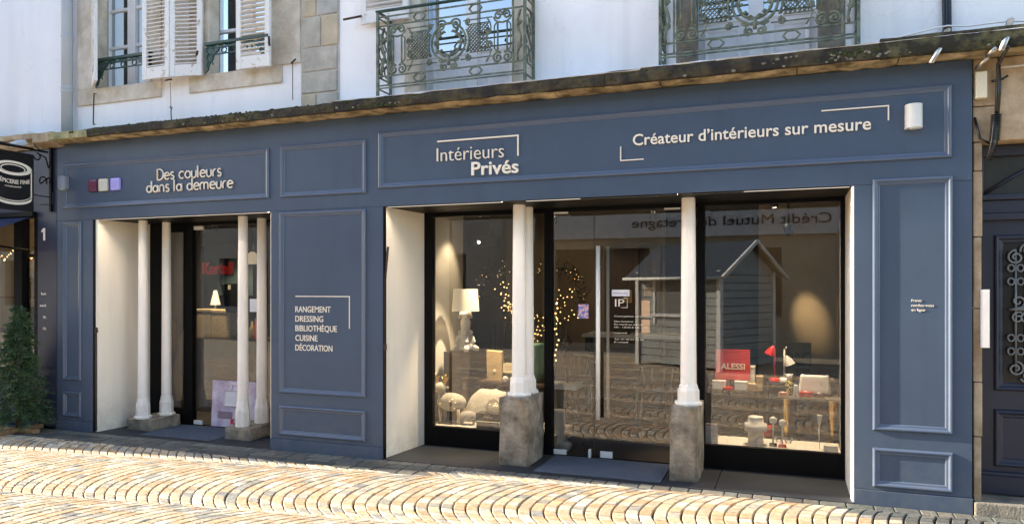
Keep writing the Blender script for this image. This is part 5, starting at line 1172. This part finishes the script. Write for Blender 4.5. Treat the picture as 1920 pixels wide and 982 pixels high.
q = MB(); q.add([(-6.90, 1.47, 1.33), (-6.75, 1.47, 1.33), (-6.75, 1.52, 1.33), (-6.90, 1.52, 1.33), (-6.96, 1.44, 1.70), (-6.70, 1.44, 1.71), (-6.70, 1.54, 1.71), (-6.96, 1.54, 1.70)], [(0, 3, 2, 1), (4, 5, 6, 7), (0, 1, 5, 4), (1, 2, 6, 5), (2, 3, 7, 6), (3, 0, 4, 7)]); q.build('body', blackp, sb)
q = MB(); q.box(-6.83, -6.79, 1.428, 1.436, 1.63, 1.69); q.build('tag', letterw, sb)
t_ = thing('table_lamp', (-7.42, 1.85, .99), 'small lamp with white conical shade behind the boxes on the dark counter', 'lamp')
q = MB(); q.lathe([(.07, 1.42), (.022, 1.62)], (-7.42, 1.85, 0), 18); q.build('lamp_shade', shade_m, t_); q = MB(); q.lathe([(.05, .992), (.02, 1.0), (.012, 1.42)], (-7.42, 1.85, 0), 12); q.build('lamp_base', white_m, t_)
for x, y, h, r_, c_, lb in ((-6.74, 1.62, .30, .035, (.05, .12, .06), 'dark green bottle on the dark counter'), (-6.64, 1.66, .22, .045, (.6, .5, .2), 'ochre jar on the dark counter'), (-6.53, 1.60, .26, .03, (.5, .1, .08), 'slim red bottle at the end of the dark counter')):
    t_ = thing('bottle', (x, y, .99), lb, 'bottle'); q = MB(); q.lathe([(r_, 0), (r_, h*.6), (r_*.4, h*.75), (r_*.4, h)], (x, y, .991), 14); q.build('body', M('bottle_tone', c_, .25), t_); q = MB(); q.lathe([(r_*.45, 0), (r_*.45, h*.08)], (x, y, .992+h), 12); q.build('cap', gold, t_)
hp = thing('pendant_lamp', (-6.5, 1.5, 2.0), 'lit glass pendant lamp hanging inside the narrow entrance', 'lamp')
q = MB(); q.tube([(-6.5, 1.5, 2.74), (-6.5, 1.5, 2.12)], .004, 5); q.build('cord', blackp, hp); q = MB(); q.lathe([(.06, 1.96), (.09, 2.0), (.07, 2.08), (.02, 2.12)], (-6.5, 1.5, 0), 18); q.build('lamp_shade', shade_m, hp)
# leaning poster
po = thing('leaning_poster', (-6.25, .86, .01), 'pale lilac poster of a handbag leaning inside the glass of the narrow entrance', 'poster')
X_ = lambda v: Matrix.Rotation(R(-3), 3, 'X') @ (v-Vector((-6.02, .87, .02)))+Vector((-5.88, .695, .02))
q = MB(); q.xf = X_; q.bev(-6.57, -5.93, .87, .885, .02, .56, .003); q.build('sheet', M('lilac_print', (.40, .30, .40), .5, .1, 5, .0, col2=(.74, .66, .75), detail=8), po)
q = MB(); q.xf = X_; q.bev(-6.38, -6.06, .864, .8695, .27, .45, .02); q.tube([(-6.28, .866, .45), (-6.27, .866, .52), (-6.17, .866, .52), (-6.16, .866, .45)], .006, 6); q.build('handbag_picture', M('white_print', (.75, .73, .76), .5), po)
q = MB(); q.xf = X_; q.bev(-6.47, -6.26, .865, .8695, .12, .20, .004); q.build('table_picture', M('mauve_print', (.25, .18, .22), .5), po)
q = MB(); vs, fs = glyphs('Kartell', .03); a, b_ = min(v.x for v in vs), max(v.x for v in vs); q.add([X_(Vector((-6.28+(v.x-a)/(b_-a)*.26, .866-(v.z+.5)*.003, .06+v.y*.09))) for v in vs], fs); q.build('lettering', red_m, po)
# shelving at the right of the narrow entrance
sv = thing('display_shelf', (-6.4, 2.3, 0), 'dark open shelf of small goods inside the narrow entrance', 'shelf')
for z in (.45, .98, 1.35, 1.75, 2.2): q = MB(); q.bev(-6.75, -5.1, 2.2, 2.5, z-.02, z, .003); q.build('shelf_board', darkwood, sv)
for x in (-6.74, -5.12): q = MB(); q.bev(x-.015, x+.015, 2.2, 2.5, .004, 2.5, .002); q.build('upright', blackp, sv)
rd = random.Random(31); tones = [M('ware', c, .4) for c in ((.6, .55, .5), (.4, .2, .15), (.1, .1, .1), (.5, .4, .2), (.65, .5, .5))]
kinds = ['squat round', 'tall slim', 'small conical', 'waisted', 'straight sided']; names_ = ['pale grey', 'rust brown', 'black', 'ochre', 'dusty pink']
for z in (.98, 1.35, 1.75):
    for i in range(5):
        x = -6.6+i*.3+rd.uniform(-.05, .05); k = rd.randrange(5); h = rd.uniform(.1, .24); r_ = rd.uniform(.03, .07)
        q = MB(); q.lathe([(r_*.8, 0), (r_, h*.3), (r_*.5, h*.8), (r_*.6, h)], (x, 2.33, z+.001), 14)
        tag(q.build('vase', tones[(k+i) % 5], at=(x, 2.33, z)), '%s vase, %s along the %s board of the dark shelf' % (names_[(k+i) % 5], ['first', 'second', 'third', 'fourth', 'fifth'][i], {.98: 'lower', 1.35: 'middle', 1.75: 'upper'}[z]), 'vase', 'vases on the dark shelf')
cb = thing('carved_cabinet', (-7.6, 1.35, 0), 'dark waisted stand beside a tan board behind the narrow side pane', 'stand')
q = MB(); q.lathe([(.13, .02), (.10, .3), (.07, .55), (.12, .75), (.15, .95), (.10, 1.12), (.12, 1.24)], (-7.72, 1.3, 0), 18); q.build('body', darkwood, cb)
q = MB(); q.prism([(-7.66, .5), (-7.42, .5), (-7.42, 1.3), (-7.5, 1.25), (-7.66, 1.0)], 1.45, 1.48); q.build('board', M('tan_board', (.45, .33, .2), .6), cb)
# spot lights
def spot(p, target, e, ang, label, fixture=True, blend=.6, size=.03, colr=(1., .78, .5)):
    ld = bpy.data.lights.new('spot', 'SPOT'); ld.energy = e; ld.spot_size = R(ang); ld.spot_blend = blend; ld.shadow_soft_size = size; ld.color = colr
    lo_ = bpy.data.objects.new('spot_beam', ld); COL.objects.link(lo_)
    t_ = thing('ceiling_spot', p, label, 'lamp', 'black ceiling spotlights in the shop')
    d = (Vector(target)-Vector(p)).normalized(); rot = d.to_track_quat('-Z', 'Y')
    lo_.parent = t_; lo_.location = d*.10; lo_.rotation_euler = rot.to_euler(); ORG[lo_.name] = Vector(p)
    X_ = lambda v: rot @ v+Vector(p)
    q = MB(); q.xf = X_; q.lathe([(.035, .06), (.042, .05), (.042, -.05), (.036, -.06)], (0, 0, 0), 16, caps=False); q.xf = None; q.tube([p, (p[0], p[1], 2.85)], .012, 6); q.build('housing', blackp, t_)
    q = MB(); q.xf = X_; q.lathe([(.034, -.052), (.002, -.050)], (0, 0, 0), 14); q.build('lens', spotem, t_)
spot((-.02, 2.5, 2.30), (.22, 3.25, 1.30), 120, 24, 'ceiling spotlight aimed at the ochre wall behind the toaster', blend=1.)
spot((-.15, 1.5, 2.50), (.1, 1.4, .6), 190, 60, 'ceiling spotlight over the toaster table in the red sign window')
spot((-.45, 1.3, 2.55), (-.3, 1.0, .2), 190, 60, 'ceiling spotlight over the canister in the red sign window')
spot((-3.0, 1.3, 2.60), (-3.3, 1.15, .3), 480, 60, 'ceiling spotlight over the reindeer in the reindeer window')
spot((-3.4, 1.7, 2.55), (-3.78, 1.4, 1.2), 40, 70, 'ceiling spotlight on the white wall behind the table lamp')
spot((-1.6, 3.0, 2.55), (-1.9, 4.2, 1.2), 22, 80, 'ceiling spotlight deep in the shop behind the glass door')
spot((-2.9, 3.0, 2.55), (-3.2, 4.6, 1.2), 20, 90, 'ceiling spotlight over the bench deep in the shop')
spot((-7.0, 1.35, 2.45), (-7.0, 1.7, 1.2), 170, 80, 'ceiling spotlight over the counter in the narrow entrance')
spot((-6.0, 1.4, 2.45), (-6.0, 2.3, 1.2), 150, 90, 'ceiling spotlight over the goods shelf in the narrow entrance')
spot((-6.4, 2.0, 2.45), (-7.4, 1.9, 1.9), 10, 60, 'ceiling spotlight on the red lettering in the narrow entrance')
ld = bpy.data.lights.new('lamp_bulb', 'POINT'); ld.energy = 4.5; ld.color = (1, .7, .38); ld.shadow_soft_size = .03; lo_ = bpy.data.objects.new('lamp_bulb', ld); COL.objects.link(lo_); lo_.location = Vector((lx, ly, 1.52))-ORG['table_lamp']; lo_.parent = tl
ld = bpy.data.lights.new('shelf_light', 'POINT'); ld.energy = 7; ld.color = (1, .75, .45); ld.shadow_soft_size = .05; lo_ = bpy.data.objects.new('shelf_light', ld); COL.objects.link(lo_); lo_.location = (-8.8, .7, 2.4)

# ------------------------------------------------------------------ across the square (seen in the glass)
ob = thing('bank_building', (-1.5, -12.6, 0), 'pale stone building across the square with a lettered white fascia', 'building')
st_o = M('pale_ashlar', (.32, .27, .19), .85, .12, 2, .3, 30, col2=(.42, .36, .27))
q = MB(); holes = [(-6.3, -3.6, .1, 2.75), (-2.2, -.2, .9, 2.7), (1.2, 3.4, .1, 2.7)]+[(x, x+1.0, 4.3, 5.7) for x in (-6.5, -4, -1.4, 1.2, 3.8)]
wall_grid(q, -7.8, 6.2, -.05, 6.3, holes, -12.9, -12.5); q.build('wall', st_o, ob)
q = MB(); q.bev(-7.5, 5.9, -12.49, -12.38, 3.02, 3.74, .01); q.build('fascia', M('pale_fascia', (.58, .57, .55), .5), ob)
q = MB(); write(q, 'Crédit Mutuel de Bretagne', .98, -4.05, 3.30, .27, -12.379, .02, 0., facing=1); q.build('lettering', blackp, ob)
q = MB(); q.open = True
for h in holes: q.quad((h[0], -12.75, h[2]), (h[1], -12.75, h[2]), (h[1], -12.75, h[3]), (h[0], -12.75, h[3]))
q.build('window', M('dark_window', (.02, .022, .025), .15), ob)
q = MB(); q.bev(-8, 6.4, -13.2, -12.3, 6.3, 6.5, .02); q.add([(-8, -12.3, 6.5), (6.4, -12.3, 6.5), (6.4, -17, 8.6), (-8, -17, 8.6)], [(0, 1, 2, 3)]); q.build('roof', M('slate_roof', (.05, .055, .065), .6, .2, 6), ob)
o2 = thing('town_house', (-20, -13, 0), 'long grey plastered row across the square, opposite the delicatessen', 'house')
q = MB(); holes = [(x, x+1.1, z, z+1.7) for x in (-31, -28, -25, -22, -19, -16, -13, -10.5) for z in (1.0, 4.3)]
wall_grid(q, -33, -8.2, -.05, 6.6, holes, -13.6, -13.2); q.build('wall', M('grey_render', (.42, .39, .34), .85, .1, 1), o2)
q = MB(); q.open = True
for h in holes: q.quad((h[0], -13.45, h[2]), (h[1], -13.45, h[2]), (h[1], -13.45, h[3]), (h[0], -13.45, h[3]))
q.build('window', M('dark_window2', (.025, .027, .03), .15), o2)
q = MB(); q.add([(-33.3, -13.0, 6.6), (-8.1, -13.0, 6.6), (-8.1, -17.5, 9), (-33.3, -17.5, 9)], [(0, 1, 2, 3)]); q.build('roof', M('slate_roof2', (.05, .055, .065), .6, .2, 6), o2)
# wooden market hut behind the camera
hut = thing('market_hut', (-2.2, -8.2, 0), 'grey boarded wooden market hut with slate roof and white trim across the square', 'hut')
A_ = R(30); B0 = Vector((-1.30, -7.35, 0)); dl_ = Vector((-math.cos(A_), -math.sin(A_), 0)); dg = Vector((math.sin(A_), -math.cos(A_), 0))
LL, GW = 2.1, 1.9
X_ = lambda v: B0+dl_*v.x+dg*v.y+Vector((0, 0, v.z))   # x along the long side, y across the gable
board = M('grey_boards', (.30, .32, .31), .6, .12, 3, .1, 40)
trim = M('white_trim', (.74, .74, .72), .5, .05)
q = MB(); q.xf = X_; z = .06; i = 0
while z < 2.0:
    h = .155; q.bev(.0, LL, .0-.012*(1), .02, z, min(z+h-.012, 2.0), .003) if not (z > .95 and False) else None
    q.bev(-.012, .012, .02, GW, z, min(z+h-.012, 2.0), .003); q.bev(0, LL, GW-.02, GW+.01, z, min(z+h-.012, 2.0), .003); q.bev(LL-.02, LL+.01, .02, GW, z, min(z+h-.012, 2.0), .003); z += h
q.build('boarding', board, hut)
q = MB(); q.xf = X_
for x, y in ((0, 0), (LL, 0), (0, GW), (LL, GW)): q.bev(x-.045, x+.045, y-.045, y+.045, 0, 2.0, .004)
q.bev(.5, .56, -.03, .03, .9, 2.0, .004); q.bev(1.6, 1.66, -.03, .03, .9, 2.0, .004); q.bev(.45, 1.7, -.06, .0, 1.05, 1.11, .004); q.build('trim', trim, hut)
q = MB(); q.xf = X_; q.box(.56, 1.6, -.02, .01, 1.11, 1.95); q.build('shutter_panel', M('dark_opening', (.12, .12, .11), .5), hut)
q = MB(); q.xf = X_; q.add([(-.015, -.0, 2.0), (-.015, GW, 2.0), (-.015, GW/2, 2.56)], [(0, 1, 2)]); q.add([(LL, 0, 2.0), (LL, GW, 2.0), (LL, GW/2, 2.56)], [(0, 1, 2)]); q.build('gable', board, hut)
q = MB(); q.xf = X_; oh = .22
q.add([(-oh, -oh, 1.87), (LL+oh, -oh, 1.87), (LL+oh, GW/2, 2.62), (-oh, GW/2, 2.62), (-oh, GW+oh, 1.87), (LL+oh, GW+oh, 1.87)], [(0, 1, 2, 3), (3, 2, 5, 4)]); q.build('roof', M('hut_slate', (.045, .06, .075), .5, .2, 12), hut)
q = MB(); q.xf = X_
q.tube([(-oh-.01, -oh, 1.85), (-oh-.01, GW/2, 2.60), (-oh-.01, GW+oh, 1.85)], .045, 4); q.tube([(-oh, -oh-.02, 1.85), (LL+oh, -oh-.02, 1.85)], .04, 4); q.build('barge_board', trim, hut)

# ------------------------------------------------------------------ daylight
EL = 21.5; AZ = 6.8
w = bpy.data.worlds.new('World'); scn.world = w; w.use_nodes = True
nt_ = w.node_tree; bg = nt_.nodes['Background']; sk = nt_.nodes.new('ShaderNodeTexSky'); sk.sky_type = 'NISHITA'
sk.sun_disc = False; sk.sun_elevation = R(EL); sk.sun_rotation = R(180+90-AZ); sk.air_density = 1.; sk.dust_density = .8; sk.ozone_density = 1.3
nt_.links.new(sk.outputs[0], bg.inputs[0]); bg.inputs[1].default_value = .52
sd_ = bpy.data.lights.new('sun', 'SUN'); sd_.energy = 18.; sd_.angle = R(.55); sd_.color = (1., .88, .70)
so = bpy.data.objects.new('sun', sd_); COL.objects.link(so)
trav = Vector((math.cos(R(AZ))*math.cos(R(EL)), math.sin(R(AZ))*math.cos(R(EL)), -math.sin(R(EL))))
so.rotation_euler = trav.to_track_quat('-Z', 'Y').to_euler(); so.location = (-20, -8, 12)

# ------------------------------------------------------------------ camera
cd = bpy.data.cameras.new('camera'); co = bpy.data.objects.new('camera', cd); COL.objects.link(co)
co.location = (0, -6.262, 1.65); co.rotation_euler = (R(90), 0, R(20.6))
cd.sensor_width = 36; cd.lens = 36*1387/1920; cd.shift_y = 49/1920; cd.clip_end = 500; cd.clip_start = .05
scn.camera = co
scn.render.resolution_x, scn.render.resolution_y = 1024, 523
scn.view_settings.view_transform = 'Standard'; scn.view_settings.look = 'None'; scn.view_settings.exposure = 0; scn.view_settings.gamma = 1
scn.render.engine = 'CYCLES'
cy = scn.cycles
cy.use_denoising = True; cy.max_bounces = 8; cy.diffuse_bounces = 4; cy.glossy_bounces = 4; cy.transparent_max_bounces = 12; cy.sample_clamp_indirect = 4.; cy.caustics_reflective = False; cy.caustics_refractive = False
try: cy.denoiser = 'OPENIMAGEDENOISE'
except Exception: pass
